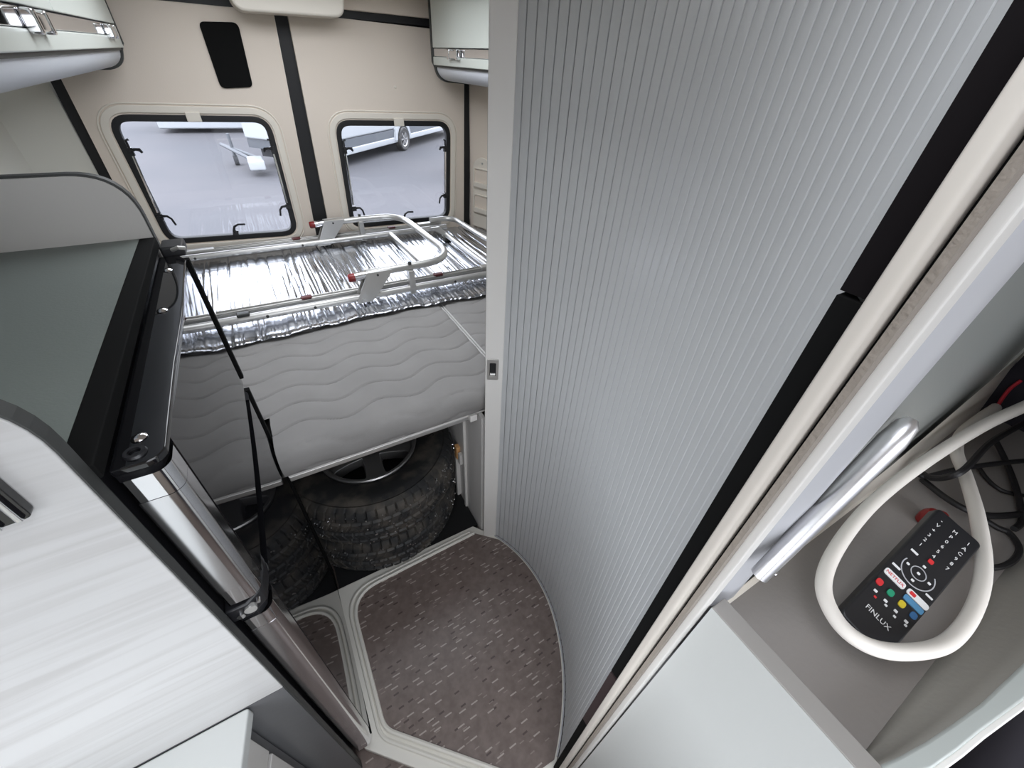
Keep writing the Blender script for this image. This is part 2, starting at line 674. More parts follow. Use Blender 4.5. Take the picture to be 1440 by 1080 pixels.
# slanted corner pillars beside the rear doors
struct(MB().prism([(-0.588, DY), (-0.71, 2.30), (-0.75, 2.30), (-0.75, DY + 0.04), (-0.588, DY + 0.04)], 0.0, ZC).build('wall_corner_left', WALLC), 'pale corner pillar beside the rear door', 'wall')
struct(MB().prism([(1.235, DY), (1.36, 2.30), (1.40, 2.30), (1.40, DY + 0.04), (1.235, DY + 0.04)], 0.0, ZC).build('wall_corner_right', CREAM), 'cream corner pillar behind the bed foot', 'wall')
# rear wall under the doors' trims and header above
struct(MB().box(XL, XR, DY + 0.045, DY + 0.06, -0.08, 0.895).build('wall_back', CREAM), 'cream lower lining of the rear doors', 'wall')
struct(MB().box(-0.62, 1.30, DY - 0.03, DY + 0.05, 1.905, ZC).build('wall_header', CREAM, bevel=0.006), 'cream header above the rear doors', 'wall')


def D(x, z):     # rear-door trim points, laid out at 2.4 m and carried to the door plane
    return (x * DY / 2.4, 1.75 + (z - 1.75) * DY / 2.4)


# black rubber seals between the door leaves and pillars
struct(MB().prism([D(0.258, 1.90), D(0.316, 1.90), D(0.29, 0.8), D(0.206, 0.8)][::-1], DY + 0.022, DY + 0.045, 'y').build('trim_1', BLACK), 'wide black seal between the two rear doors', 'door seal')
struct(MB().prism([D(-0.531, 1.90), D(-0.495, 1.90), D(-0.505, 0.8), D(-0.545, 0.8)][::-1], DY + 0.012, DY + 0.045, 'y').build('trim_2', BLACK), 'black seal along the hinge side of the wider window door', 'door seal')
struct(MB().prism([D(1.10, 1.90), D(1.145, 1.90), D(1.118, 0.8), D(1.07, 0.8)][::-1], DY + 0.012, DY + 0.045, 'y').build('trim_3', BLACK), 'black seal by the cream storage pocket', 'door seal')
struct(MB().box(-0.62, 1.30, DY - 0.005, DY + 0.045, 1.876, 1.907).box(-0.62, 1.30, DY + 0.031, DY + 0.045, 1.82, 1.876).build('trim_4', BLACK), 'black seal along the top of the rear doors', 'door seal')

WL = rpoly([D(-0.432, 1.522), D(0.146, 1.514), D(0.137, 0.984), D(-0.425, 1.008)][::-1], 0.085, 8)
WR = rpoly([D(0.412, 1.500), D(1.017, 1.492), D(0.987, 0.975), D(0.394, 0.988)][::-1], 0.085, 8)


def rear_door(name, outer, win, label):
    o = plate_hole(outer, offset(win, 0.004), DY, DY + 0.03).build(name, CREAM)
    struct(o, label, 'door')
    # embossed surround of the window
    MB().ring(offset(win, -0.030), offset(win, -0.002), DY - 0.006, DY + 0.002).build('window_surround', CREAM2, o, bevel=0.003)
    MB().ring(offset(win, -0.040), offset(win, -0.034), DY - 0.004, DY + 0.002).build('surround_bead', CREAM2, o, bevel=0.002)
    return o


door1 = rear_door('door_1', [D(-0.497, 1.865), D(0.262, 1.868), D(0.208, 0.86), D(-0.507, 0.86)][::-1], WL, 'cream rear door with a black vent panel above its window')
door2 = rear_door('door_2', [D(0.313, 1.868), D(1.105, 1.855), D(1.075, 0.86), D(0.282, 0.86)][::-1], WR, 'plain cream rear door next to the storage pocket')


def latch_mesh(p, ang, s=1.0):
    """black lever latch: pivot block and a bent lever, in the xz plane at p"""
    mb = MB()
    mb.box(-0.012, 0.012, -0.022, 0.0, -0.013, 0.013)
    mb.tube([(0, -0.03, 0.0), (0, -0.012, 0.0)], 0.010, 8)
    mb.tube([Vector(q) * s for q in ((0, -0.024, 0), (0.016, -0.028, 0.006), (0.032, -0.030, 0.004), (0.044, -0.030, -0.010), (0.050, -0.030, -0.040))], [0.007, 0.007, 0.006, 0.005, 0.005], 6)
    mb.xf(Matrix.Translation((p[0], DY + 0.012, p[1])) @ Matrix.Rotation(ang, 4, 'Y'))
    return mb


def knob_mesh(p, sgn):
    mb = MB()
    mb.box(-0.009, 0.009, -0.02, 0.0, -0.020, 0.012)
    mb.tube([(0, -0.022, 0.0), (sgn * 0.018, -0.024, 0.006), (sgn * 0.034, -0.024, 0.004), (sgn * 0.040, -0.024, -0.008)], [0.007, 0.006, 0.008, 0.005], 6)
    mb.tube([(0, -0.016, 0.0), (0, -0.016, 0.040), (sgn * 0.012, -0.016, 0.044)], 0.005, 6)
    mb.xf(Matrix.Translation((p[0], DY + 0.012, p[1])))
    return mb


def make_window(name, win, label, lat, knobs, bottom, tab):
    w = MB().ring(offset(win, 0.004), offset(win, 0.030), DY - 0.004, DY + 0.034).build(name, BLACK, bevel=0.003)
    struct(w, label, 'window')
    MB().prism(offset(win, 0.026), DY + 0.014, DY + 0.020, 'y').build('pane', WINGLASS, w)
    for (p, q) in lat:
        knob = knobs.pop(0)
        MB().tube([(knob[0], DY - 0.002, knob[1] - 0.02), (p[0], DY - 0.002, p[1] + 0.02)], 0.0055, 8).build('stay_rod', CHROME, w, smooth='auto')
        knob_mesh(knob, q).build('stay_knob', BLACKP, w, smooth='auto')
        lm = latch_mesh(p, 0)
        if q < 0:
            lm.xf(Matrix.Translation((p[0], 0, 0)) @ Matrix.Diagonal((-1, 1, 1, 1)) @ Matrix.Translation((-p[0], 0, 0)))
        lm.build('latch', BLACKP, w, smooth='auto')
    latch_mesh(bottom, math.radians(-75), 1.1).build('latch', BLACKP, w, smooth='auto')
    x, z = tab
    MB().box(x - 0.028, x + 0.028, DY - 0.012, DY - 0.004, z - 0.024, z + 0.014).build('blind_tab', CREAM2, w, bevel=0.003)
    return w


make_window('window_1', WL, 'black framed wide window of the rear door below the vent panel',
            [(D(-0.405, 1.134), 1), (D(0.118, 1.132), -1)], [D(-0.398, 1.393), D(0.119, 1.382)], D(-0.143, 1.034), D(-0.14, 1.513))
make_window('window_2', WR, 'black framed rear window behind the bicycle carrier hoop',
            [(D(0.432, 1.093), 1), (D(0.962, 1.118), -1)], [D(0.440, 1.372), D(0.975, 1.363)], D(0.700, 1.012), D(0.728, 1.490))

# black vent panel and screw dots on the doors
tag(MB().prism(rpoly([D(-0.012, 1.815), D(0.123, 1.822), D(0.112, 1.615), D(-0.008, 1.607)][::-1], 0.022, 5), DY - 0.010, DY + 0.002, 'y').build('vent_panel', BLACKM, bevel=0.004),
    'black rounded vent panel high on the rear door', 'vent')
tag(MB().lathe([(0, 0.005), (0.006, 0.004), (0.008, 0)], n=10).xf(Matrix.Translation((D(0.73, 1.63)[0], DY, D(0.73, 1.63)[1])) @ Matrix.Rotation(PI / 2, 4, 'X')).build('screw_cap', CREAM2),
    'small cream screw cap above the rear window', 'screw cap')
# rounded light housing hanging from the header
h = rpoly([(0.115, 2.0), (0.575, 2.0), (0.555, 1.868), (0.125, 1.858)][::-1], [0.0, 0.0, 0.05, 0.05][::-1], 6)
tag(MB().prism(h, DY - 0.16, DY - 0.02, 'y').build('brake_light_housing', CREAM2, bevel=0.012, seg=3), 'cream rounded housing above the meeting of the rear doors', 'light housing')


# storage pockets on the corner pillars
def pocket(name, P0, dirv, w, zt, zb, label):
    root = thing(name, label, 'storage pocket', (P0[0], P0[1], zb))
    d = Vector((dirv[0], dirv[1], 0)).normalized()
    nrm = Vector((d.y, -d.x, 0))
    if nrm.y > 0:
        nrm = -nrm
    F = Matrix(((d.x, -nrm.x, 0, P0[0] + nrm.x * 0.002), (d.y, -nrm.y, 0, P0[1] + nrm.y * 0.002), (0, 0, 1, 0), (0, 0, 0, 1)))
    out = [(0, zb), (w, zb)] + [(w / 2 + w / 2 * math.cos(a), zt - w / 2 + w / 2 * math.sin(a)) for a in [PI * k / 16 for k in range(17)]]
    hs = zt - 0.075
    frame = MB()
    frame.prism([(p[0], p[1]) for p in out], -0.010, 0.0, 'y')
    frame.xf(F).build('back_plate', CREAM2, root, bevel=0.003)
    zz = zt - 0.06
    for k in range(2):
        z1 = zz - k * 0.155
        MB().ring(rpoly([(0.012, z1 - 0.12), (w - 0.012, z1 - 0.12), (w - 0.012, z1), (0.012, z1)], 0.012, 4), rpoly([(0.02, z1 - 0.112), (w - 0.02, z1 - 0.112), (w - 0.02, z1 - 0.008), (0.02, z1 - 0.008)], 0.01, 4), -0.018, -0.010, 'y').xf(F).build('pocket_frame', CREAM2, root, bevel=0.002)
        MB().box(0.02, w - 0.02, -0.026, -0.010, z1 - 0.112, z1 - 0.082).xf(F).build('pocket_lip', CREAM2, root, bevel=0.003)
        MB().box(0.02, w - 0.02, -0.0115, -0.0095, z1 - 0.082, z1 - 0.008).xf(F).build('pocket_back', CREAM, root)
    sc = MB()
    sc.tube([(w / 2, -0.013, zt - 0.032), (w / 2, -0.009, zt - 0.032)], 0.006, 10)
    sc.xf(F).build('screw', ALU, root)
    for q in (0.006, w - 0.006):
        MB().tube([(q, -0.013, zz - 0.142), (q, -0.009, zz - 0.142)], 0.004, 8).xf(F).build('screw', CREAM2, root)
    return root


pocket('storage_pocket', (1.244, 2.594), (0.125, -0.32), 0.165, 1.285, 0.86, 'cream plastic two-tier storage pocket behind the white door post')
pocket('storage_pocket', (-0.597, 2.594), (-0.122, -0.32), 0.145, 1.30, 0.95, 'round-topped cream storage pocket peeking over the fridge cabinet')


# ------------------------------------------------------------------ overhead lockers
def locker(name, xf_, xw, y0, y1, label, doors):
    s = 1 if xw > xf_ else -1
    root = thing(name, label, 'locker', ((xf_ + xw) / 2, (y0 + y1) / 2, 1.66))
    prof = [(xf_ + s * 0.004, ZC), (xf_ + s * 0.004, 1.715)]
    # curved underside
    cur = [(xf_ + s * (0.004 + 0.075 * (1 - math.cos(a))), 1.715 - 0.058 * math.sin(a)) for a in [PI / 2 * k / 8 for k in range(1, 9)]]
    prof2 = prof + cur + [(xw, 1.645), (xw, ZC)]
    MB().prism(prof2, y0, y1 - 0.006, 'y').build('body', LOCKG, root, smooth='auto')
    # dark edged end panel
    op = [(xf_ - s * 0.017, ZC), (xf_ - s * 0.017, 1.735), (xf_ - s * 0.006, 1.715)] + [(p[0] - s * 0.006, p[1] - 0.006) for p in cur] + [(xw, 1.638), (xw, ZC)]
    MB().prism(op, y1 - 0.006, y1 + 0.012, 'y').build('end_panel', EDGE, root)
    # doors
    for (a, b) in doors:
        MB().box(min(xf_ - s * 0.016, xf_), max(xf_ - s * 0.016, xf_), a + 0.002, b - 0.002, 1.790, ZC - 0.005).build('door', LOCKW, root, bevel=0.003)
        hm = MB()
        c = b - 0.36 * (b - a) if s > 0 else b - 0.22
        for dy in (-0.045, 0.045):
            hm.box(min(xf_ - s * 0.034, xf_ - s * 0.012), max(xf_ - s * 0.034, xf_ - s * 0.012), c + dy - 0.012, c + dy + 0.012, 1.748, 1.786)
        hm.box(min(xf_ - s * 0.032, xf_ - s * 0.022), max(xf_ - s * 0.032, xf_ - s * 0.022), c - 0.05, c + 0.05, 1.752, 1.782)
        hm.build('handle', CHROME, root, bevel=0.004)
    MB().box(min(xf_ - s * 0.012, xf_), max(xf_ - s * 0.012, xf_), y0, y1 - 0.006, 1.757, 1.788).build('chrome_band', CHROME, root, bevel=0.002)
    MB().box(min(xf_ - s * 0.014, xf_), max(xf_ - s * 0.014, xf_), y0, y1 - 0.006, 1.722, 1.756).build('lower_rail', LOCKW, root, bevel=0.003)
    MB().box(min(xf_ - s * 0.004, xf_ + s * 0.02), max(xf_ - s * 0.004, xf_ + s * 0.02), y0, y1 - 0.006, 1.714, 1.722).build('shadow_gap', EDGE, root)
    return root


locker('overhead_locker', 0.985, XR, 1.2, 2.50, 'overhead locker by the white door post with one chrome catch showing', [(1.2, 1.72), (1.72, 2.49)])
locker('overhead_locker', -0.300, XL, 0.55, 2.50, 'overhead locker above the fridge cabinet with chrome catches', [(0.55, 1.60), (1.60, 2.49)])

# ------------------------------------------------------------------ fridge cabinet
XW = XL + 0.012
cab = thing('fridge_cabinet', 'pale wood cabinet surrounding the black fridge', 'cabinet', (-0.45, 0.75, -0.02))
cprof = lambda x0: rpoly([(XW, 0.803), (-0.217, 0.803), (-0.217, 1.545), (XW, 1.545)], [0, 0, 0.085, 0], 10)
p_near = MB().prism(cprof(0), 0.400, 0.418, 'y').build('side_panel', WOOD, cab, bevel=0.0015)
MB().prism([(XW, -0.02), (-0.217, -0.02), (-0.217, 0.8025), (XW, 0.8025)], 0.400, 0.418, 'y').build('shaded_side_panel', DARKLAM, cab, label='glossy lower side panel coloured dark for shade')  # shade below worktop level is put into this panel's dark colour
edge = rpoly([(XW, 0.85), (-0.2155, 0.85), (-0.2155, 1.5465), (XW, 1.5465)], [0, 0, 0.085, 0], 10)
MB().prism(rpoly([(XW, -0.02), (-0.2155, -0.02), (-0.2155, 1.5465), (XW, 1.5465)], [0, 0, 0.085, 0], 10), 0.402, 0.420, 'y').build('edge_band', EDGE, cab, label='dark edge band of the side panel')
MB().prism(rpoly([(XW, -0.02), (-0.217, -0.02), (-0.217, 1.545), (XW, 1.545)], [0, 0, 0.085, 0], 10), 1.120, 1.138, 'y').build('back_panel', GREYLAM, cab, label='light grey raised panel with a rounded corner')
MB().prism(rpoly([(XW, -0.02), (-0.214, -0.02), (-0.214, 1.549), (XW, 1.549)], [0, 0, 0.085, 0], 10), 1.124, 1.141, 'y').build('edge_band', EDGE, cab, label='dark edge band of the raised panel')
MB().box(XW, -0.240, 0.418, 1.120, 1.405, 1.423).build('top_board', GREYTOP, cab, label='grey-green cabinet top')

fr = thing('refrigerator', 'tall black glossy two-door fridge with chrome edge strips', 'refrigerator', (-0.4, 0.75, 0.0))
MB().box(-0.62, -0.222, 0.420, 1.118, 0.0, 1.404).build('body', BLACKP, fr)
MB().box(-0.240, -0.212, 0.420, 1.118, 1.404, 1.424).build('top_trim', BLACKM, fr, bevel=0.002)
FX, FY0, FY1 = -0.166, 0.432, 1.06


def fridge_door(z0, z1, nm):
    # plan profile: rounded, faintly bowed glossy door
    prof = [(-0.212, FY0 + 0.004)]
    n = 14
    prof = [(-0.212, FY0 + 0.042)]
    for k in range(n + 1):
        t = k / n
        y = FY0 + 0.042 + (FY1 - 0.03 - FY0 - 0.042) * t
        prof.append((FX + 0.004 * math.sin(PI * t), y))
    for k in range(1, 7):
        a = PI / 2 * k / 6
        prof.append((FX - 0.03 + 0.03 * math.cos(a), FY1 - 0.03 + 0.03 * math.sin(a)))
    prof.append((-0.212, FY1))
    d = MB().prism(prof, z0, z1, 'z').build(nm, BGLOSS, fr, smooth='auto')
    # chrome strip wrapping the hinge-side edge
    r = 0.018
    st = [(-0.212, FY0 + 0.041), (-0.212, FY0)]
    st += [(FX - r + r * math.sin(a) - 0.001, FY0 + r - r * math.cos(a)) for a in [PI / 2 * k / 8 for k in range(9)]] + [(FX - 0.001, FY0 + 0.041)]
    MB().prism(st, z0 + 0.045, z1 - 0.05, 'z').build('edge_strip', BRUSHED, d, smooth='auto', label='chrome edge strip')
    for (a, b) in ((z0 + 0.005, z0 + 0.0445), (z1 - 0.0495, z1 - 0.012)):
        st2 = [((x - FX) * 0.985 + FX, y + 0.0006) for x, y in st]
        MB().prism(st2, a, b, 'z').build('strip_end', CHROME, d, smooth='auto', label='mirror-bright chrome strip end')
    MB().prism([(-0.212, FY1 - 0.001), (FX - 0.004, FY1 - 0.012), (FX + 0.003, FY1 - 0.010), (FX + 0.003, FY1 + 0.004), (-0.212, FY1 + 0.007)], z0, z1, 'z').build('edge_reflection', BLACKM, d)  # black strip stands for the dark reflection along the rounded door edge
    st3 = [(-0.216, FY0 + 0.041), (-0.216, FY0 + 0.010), (-0.19, FY0 + 0.006), (-0.178, FY0 + 0.02), (-0.174, FY0 + 0.041)]
    MB().prism(st3, z0, z1, 'z').build('hinge_side', BLACKP, d)
    return d


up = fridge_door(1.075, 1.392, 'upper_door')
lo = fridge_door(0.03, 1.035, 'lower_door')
# door caps with screws, hinge blocks
capp = [(-0.213, FY0 - 0.001)] + [(FX - 0.018 + 0.018 * math.sin(a) + 0.001, FY0 - 0.001 + 0.018 - 0.018 * math.cos(a)) for a in [PI / 2 * k / 6 for k in range(7)]] + [(FX + 0.001, 0.62), (FX + 0.005, 0.78), (FX + 0.001, 0.95), (FX + 0.001, FY1 - 0.03), (FX - 0.012, FY1 + 0.001), (-0.213, FY1 + 0.001)]
MB().prism(capp, 1.3905, 1.400, 'z').build('door_cap', BGLOSS, up, bevel=0.002)
for (x, y) in ((-0.191, 0.475), (-0.190, 0.80), (-0.192, 0.98)):
    MB().lathe([(0, 0.004), (0.005, 0.0035), (0.008, 0.001), (0.008, 0)], (x, y, 1.4), 14).build('screw', CHROME, up, smooth='auto')
MB().lathe([(0.006, 0.0), (0.006, 0.003), (0.010, 0.003), (0.011, 0)], (-0.192, 0.450, 1.4), 16).build('hinge_cup', BLACKP, up, smooth='auto')
MB().box(-0.212, FX + 0.0015, FY0 + 0.03, FY1, 0.013, 0.030).build('bottom_gasket', BLACKM, lo)
hb = MB().prism([(-0.222, FY0 - 0.004), (-0.192, FY0 - 0.004), (-0.170, FY0 + 0.012), (-0.164, FY0 + 0.05), (-0.170, FY0 + 0.09), (-0.222, FY0 + 0.09)], 1.037, 1.073, 'z').build('hinge', BLACKP, fr, bevel=0.004)
MB().tube([(-0.205, FY0 - 0.008, 1.052), (-0.205, FY0, 1.052)], 0.006, 12).build('screw', CHROME, hb, smooth='auto')
MB().tube([(-0.190, FY0 - 0.007, 1.058), (-0.190, FY0, 1.058)], 0.009, 14).build('hinge_pin', ALU, hb, smooth='auto')
MB().tube([(-0.178, FY0 - 0.002, 1.062), (-0.178, FY0 + 0.006, 1.062)], 0.003, 8).build('screw', CHROME, hb, smooth='auto')

# hose-like hook on the upper fridge edge
hp = thing('door_catch', 'small black catch with a silver hook at the far corner of the fridge top', 'catch', (-0.175, 1.075, 1.404))
MB().box(-0.205, -0.165, 1.062, 1.116, 1.396, 1.418).build('catch_block', BLACKP, hp, bevel=0.004)
MB().tube([(-0.185, 1.06, 1.412), (-0.172, 1.052, 1.418), (-0.164, 1.064, 1.412)], 0.004, 8).build('catch_hook', ALU, hp, smooth='auto')

# flush control unit in the wood panel
cu = thing('control_unit', 'dark glass control unit with chrome bars set in the wood panel', 'control unit', (-0.33, 0.398, 1.39))
MB().prism(rpoly([(-0.47, 1.385), (-0.256, 1.408), (-0.256, 1.485), (-0.47, 1.485)], 0.006, 3), 0.390, 0.3995, 'y').build('glass_front', BGLOSS, cu, bevel=0.001)
MB().box(-0.266, -0.261, 0.386, 0.391, 1.409, 1.482).build('chrome_bar', BRUSHED, cu, bevel=0.001)
MB().box(-0.283, -0.276, 0.386, 0.391, 1.406, 1.482).build('chrome_bar', BRUSHED, cu, bevel=0.001)

# ------------------------------------------------------------------ kitchen unit in front of it
wt = MB().prism(rpoly([(-0.274, 0.3985), (-0.29, 0.314), (-0.36, -0.2), (-0.40, -0.6), (XW, -0.6), (XW, 0.3985)], [0.006, 0.2, 0, 0, 0, 0], 6), 0.775, 0.803, 'z').build('worktop', WHITEP, bevel=0.003)
tag(wt, 'white kitchen worktop corner touching the wood panel', 'worktop')
kc = thing('kitchen_cabinet', 'grey kitchen cabinet below the white worktop', 'cabinet', (-0.55, 0.0, -0.02))
MB().prism([(-0.300, 0.396), (-0.32, 0.30), (-0.42, -0.58), (XW, -0.58), (XW, 0.396)], -0.02, 0.774, 'z').build('body', DARKLAM, kc)
for k, (z0, z1) in enumerate(((0.10, 0.36), (0.38, 0.60), (0.62, 0.755))):
    MB().prism([(-0.296, 0.375), (-0.316, 0.285), (-0.41, -0.56), (-0.425, -0.56), (-0.33, 0.29), (-0.31, 0.38)], z0, z1, 'z').build('drawer', GREYLAM, kc, bevel=0.002)

# ------------------------------------------------------------------ bed
def wave(x, y):
    """quilting: distance below the pillow surface near wavy stitch lines"""
    best = 1
    sp = 0.098
    off = 0.020 * math.sin(2 * PI * x / 0.235 + 0.8 * math.sin(y * 1.7)) + 0.010 * math.sin(2 * PI * x / 0.9 + 1)
    t = (y + off) / sp
    d = abs(t - round(t)) * sp
    return d


def mattress(name, x0, x1, y0, y1, ztop, th, label, notch=None):
    """quilted block; the front (low y) edge is rounded over and quilted down to its hem"""
    nx = int((x1 - x0) / 0.0085)
    nf = 14
    ny = int((y1 - y0) / 0.0040)
    R_ = 0.045
    rows = []
    for k in range(nf):                      # from the hem up round the front edge
        if k < 6:
            rows.append((y0 + 0.012 * (1 - k / 6) ** 2, ztop - th + (th - R_) * k / 6, -k * 0.009 + 0.0))
        else:
            a = PI / 2 * (k - 6) / 8
            rows.append((y0 + R_ * (1 - math.cos(a)), ztop - R_ + R_ * math.sin(a), None))
    for j in range(ny + 1):
        rows.append((y0 + R_ + (y1 - y0 - R_) * j / ny, ztop, None))
    vs, fs = [], []
    s_ = 0.0
    prev = None
    for (y, z, _) in rows:
        if prev:
            s_ += math.hypot(y - prev[0], z - prev[1])
        prev = (y, z)
        for i in range(nx + 1):
            x = x0 + (x1 - x0) * i / nx
            d = wave(x, s_)
            dep = 0.0046 * math.exp(-(d / 0.0042) ** 2) + 0.0038 * math.exp(-(d / 0.026) ** 2)
            up_ = min(1, max(0, (z - ztop + R_) / R_))
            zz, yy = z - dep * up_, y + dep * (1 - up_)
            ex = min(x - x0, x1 - x)
            if ex < 0.02:
                q = 1 - ex / 0.02
                zz -= 0.012 * q * q * q * up_
            zz += (0.003 * math.sin(3.1 * x + 1.3) * math.sin(2.3 * y) + 0.002 * math.sin(7 * x) * math.sin(6 * y)) * up_
            vs.append((x, yy, zz))
    W = nx + 1
    for j in range(len(rows) - 1):
        for i in range(nx):
            a = j * W + i
            if notch and vs[a][0] < notch[0] and vs[a][1] < notch[1]:
                continue
            fs.append((a, a + 1, a + W + 1, a + W))
    mb = MB()
    mb.add(vs, fs)
    # sides and underside
    side = []
    for i in (0, nx):
        for j in range(nf, len(rows) - 1):
            a, b2 = j * W + i, (j + 1) * W + i
            if notch and i == 0 and vs[a][1] < notch[1]:
                continue
            n0_ = len(mb.v)
            mb.v += [(vs[a][0], vs[a][1], ztop - th), (vs[b2][0], vs[b2][1], ztop - th)]
            mb.f.append((a, b2, n0_ + 1, n0_))
    yb = notch[1] if notch else y0 + 0.014
    n0_ = len(mb.v)
    mb.v += [(x0, yb, ztop - th), (x1, yb, ztop - th), (x1, y1, ztop - th), (x0, y1, ztop - th)]
    mb.f.append((n0_, n0_ + 3, n0_ + 2, n0_ + 1))
    if notch:
        n0_ = len(mb.v)
        mb.v += [(notch[0], y0 + 0.014, ztop - th), (x1, y0 + 0.014, ztop - th), (x1, yb, ztop - th), (notch[0], yb, ztop - th)]
        mb.f.append((n0_, n0_ + 3, n0_ + 2, n0_ + 1))
    return tag(mb.build(name, QUILT, smooth='auto'), label, 'mattress')


mA = mattress('mattress', -0.690, 0.600, 0.957, 2.58, 0.852, 0.095, 'wide grey quilted mattress under the silver foil mat', (-0.166, 1.146))
mB = mattress('mattress', 0.610, 1.345, 0.990, 2.58, 0.850, 0.095, 'grey quilted end mattress beside the white door post')
for mm, pts in ((mA, [(0.600, 0.975, 0.838), (0.600, 2.57, 0.838)]), (mB, [(0.611, 1.0, 0.838), (0.611, 2.57, 0.838)])):
    MB().tube(pts, 0.0045, 8).build('piping', PIPING, mm, smooth='auto')
bb = thing('bed_base', 'pale bed base board carrying the quilted mattresses', 'bed base', (0.3, 1.8, 0.72))
MB().box(-0.155, 0.600, 0.985, 2.58, 0.735, 0.755).build('board', GARAGE, bb)
MB().box(0.602, 1.345, 1.0, 2.58, 0.735, 0.752).build('board', GARAGE, bb)
MB().box(-0.69, -0.165, 1.145, 2.58, 0.735, 0.752).build('board', GARAGE, bb)
MB().box(-0.155, 0.47, 0.985, 1.005, 0.715, 0.735).build('front_rail', ALU, bb, bevel=0.003)
MB().box(0.440, 0.468, 0.965, 0.985, 0.722, 0.750).build('rail_clip', POST, bb, bevel=0.002)

# silver foil mat with creases
rnd = random.Random(3)
creases = sorted(rnd.uniform(-0.45, 1.22) for _ in range(260))
cr = [(c, rnd.uniform(0.4, 1.0), rnd.uniform(-0.05, 0.05), rnd.uniform(1.55, 2.2), rnd.uniform(0.2, 1.1)) for c in creases]


def foil_z(x, y):
    z = 0.0
    for (c, a, sl, ys, ln) in cr:
        cx = c + sl * (y - 2.0)
        u = x - cx
        if abs(u) < 0.02:
            w = 1.0 if ys - 0.3 < y < ys + ln else 0.45
            z += -0.0030 * a * w * math.exp(-(u / 0.0045) ** 2)
    z += 0.0010 * math.sin(22 * x + 3 * math.sin(4 * y)) + 0.0008 * math.sin(9 * y + 5 * x) + 0.004 * math.sin(2.6 * x + 0.6)
    g = (y / 0.052)
    dg = abs(g - round(g)) * 0.052
    z -= 0.0007 * math.exp(-(dg / 0.004) ** 2)
    return z


def foil_front(x):
    return 1.612 + 0.012 * math.sin(5 * x) + 0.006 * math.sin(31 * x) + (0.03 if x < -0.2 else 0.0) * min(1, (-0.2 - x) / 0.15 if x < -0.2 else 0)


nx, ny = 460, 110
mb = MB()
vs, fs = [], []
for j in range(ny + 1):
    for i in range(nx + 1):
        x = -0.42 + 1.60 * i / nx
        t = j / ny
        y = foil_front(x) * (1 - t) + 2.585 * t
        z = 0.866 + foil_z(x, y)
        if t < 0.012:
            z -= 0.003
        vs.append((x, y, z))
for j in range(ny):
    for i in range(nx):
        a = j * (nx + 1) + i
        fs.append((a, a + 1, a + nx + 2, a + nx + 1))
mb.add(vs, fs)
fo = mb.build('foil_mat', FOIL, smooth=True)
sm = fo.modifiers.new('thick', 'SOLIDIFY')
sm.thickness = 0.004
sm.offset = -1
tag(fo, 'creased silver foil insulation mat spread over the bed', 'foil mat')

# ------------------------------------------------------------------ aluminium bicycle carrier lying on the foil
bc = thing('bicycle_carrier', 'aluminium bicycle carrier frame with a raised U-shaped hoop lying on the foil', 'bike rack', (0.35, 2.15, 0.88))
ZR = 0.902


def rail(y, y2, x1):
    # a slotted double rail: round tube in front and a slim channel behind it
    MB().tube([(-0.42, y, ZR), (x1, y, ZR)], 0.0165, 14).build('rail', ALU, bc, smooth='auto')
    c = MB()
    c.box(-0.42, x1 - 0.09, y2 - 0.014, y2 + 0.014, ZR - 0.006, ZR + 0.014)
    c.box(-0.42, x1 - 0.09, y2 - 0.014, y2 - 0.010, ZR + 0.014, ZR + 0.020)
    c.box(-0.42, x1 - 0.09, y2 + 0.010, y2 + 0.014, ZR + 0.014, ZR + 0.020)
    c.build('channel', ALU, bc, bevel=0.002)
    MB().box(-0.46, -0.27, y2 - 0.018, y2 + 0.018, ZR - 0.010, ZR + 0.024).build('end_sleeve', ALU, bc, bevel=0.003)
    MB().box(x1 - 0.17, x1 - 0.02, y2 - 0.017, y2 + 0.017, ZR - 0.010, ZR + 0.025).build('end_sleeve', ALU, bc, bevel=0.003)


rail(1.738, 1.790, 1.06)
rail(2.505, 2.553, 1.0)
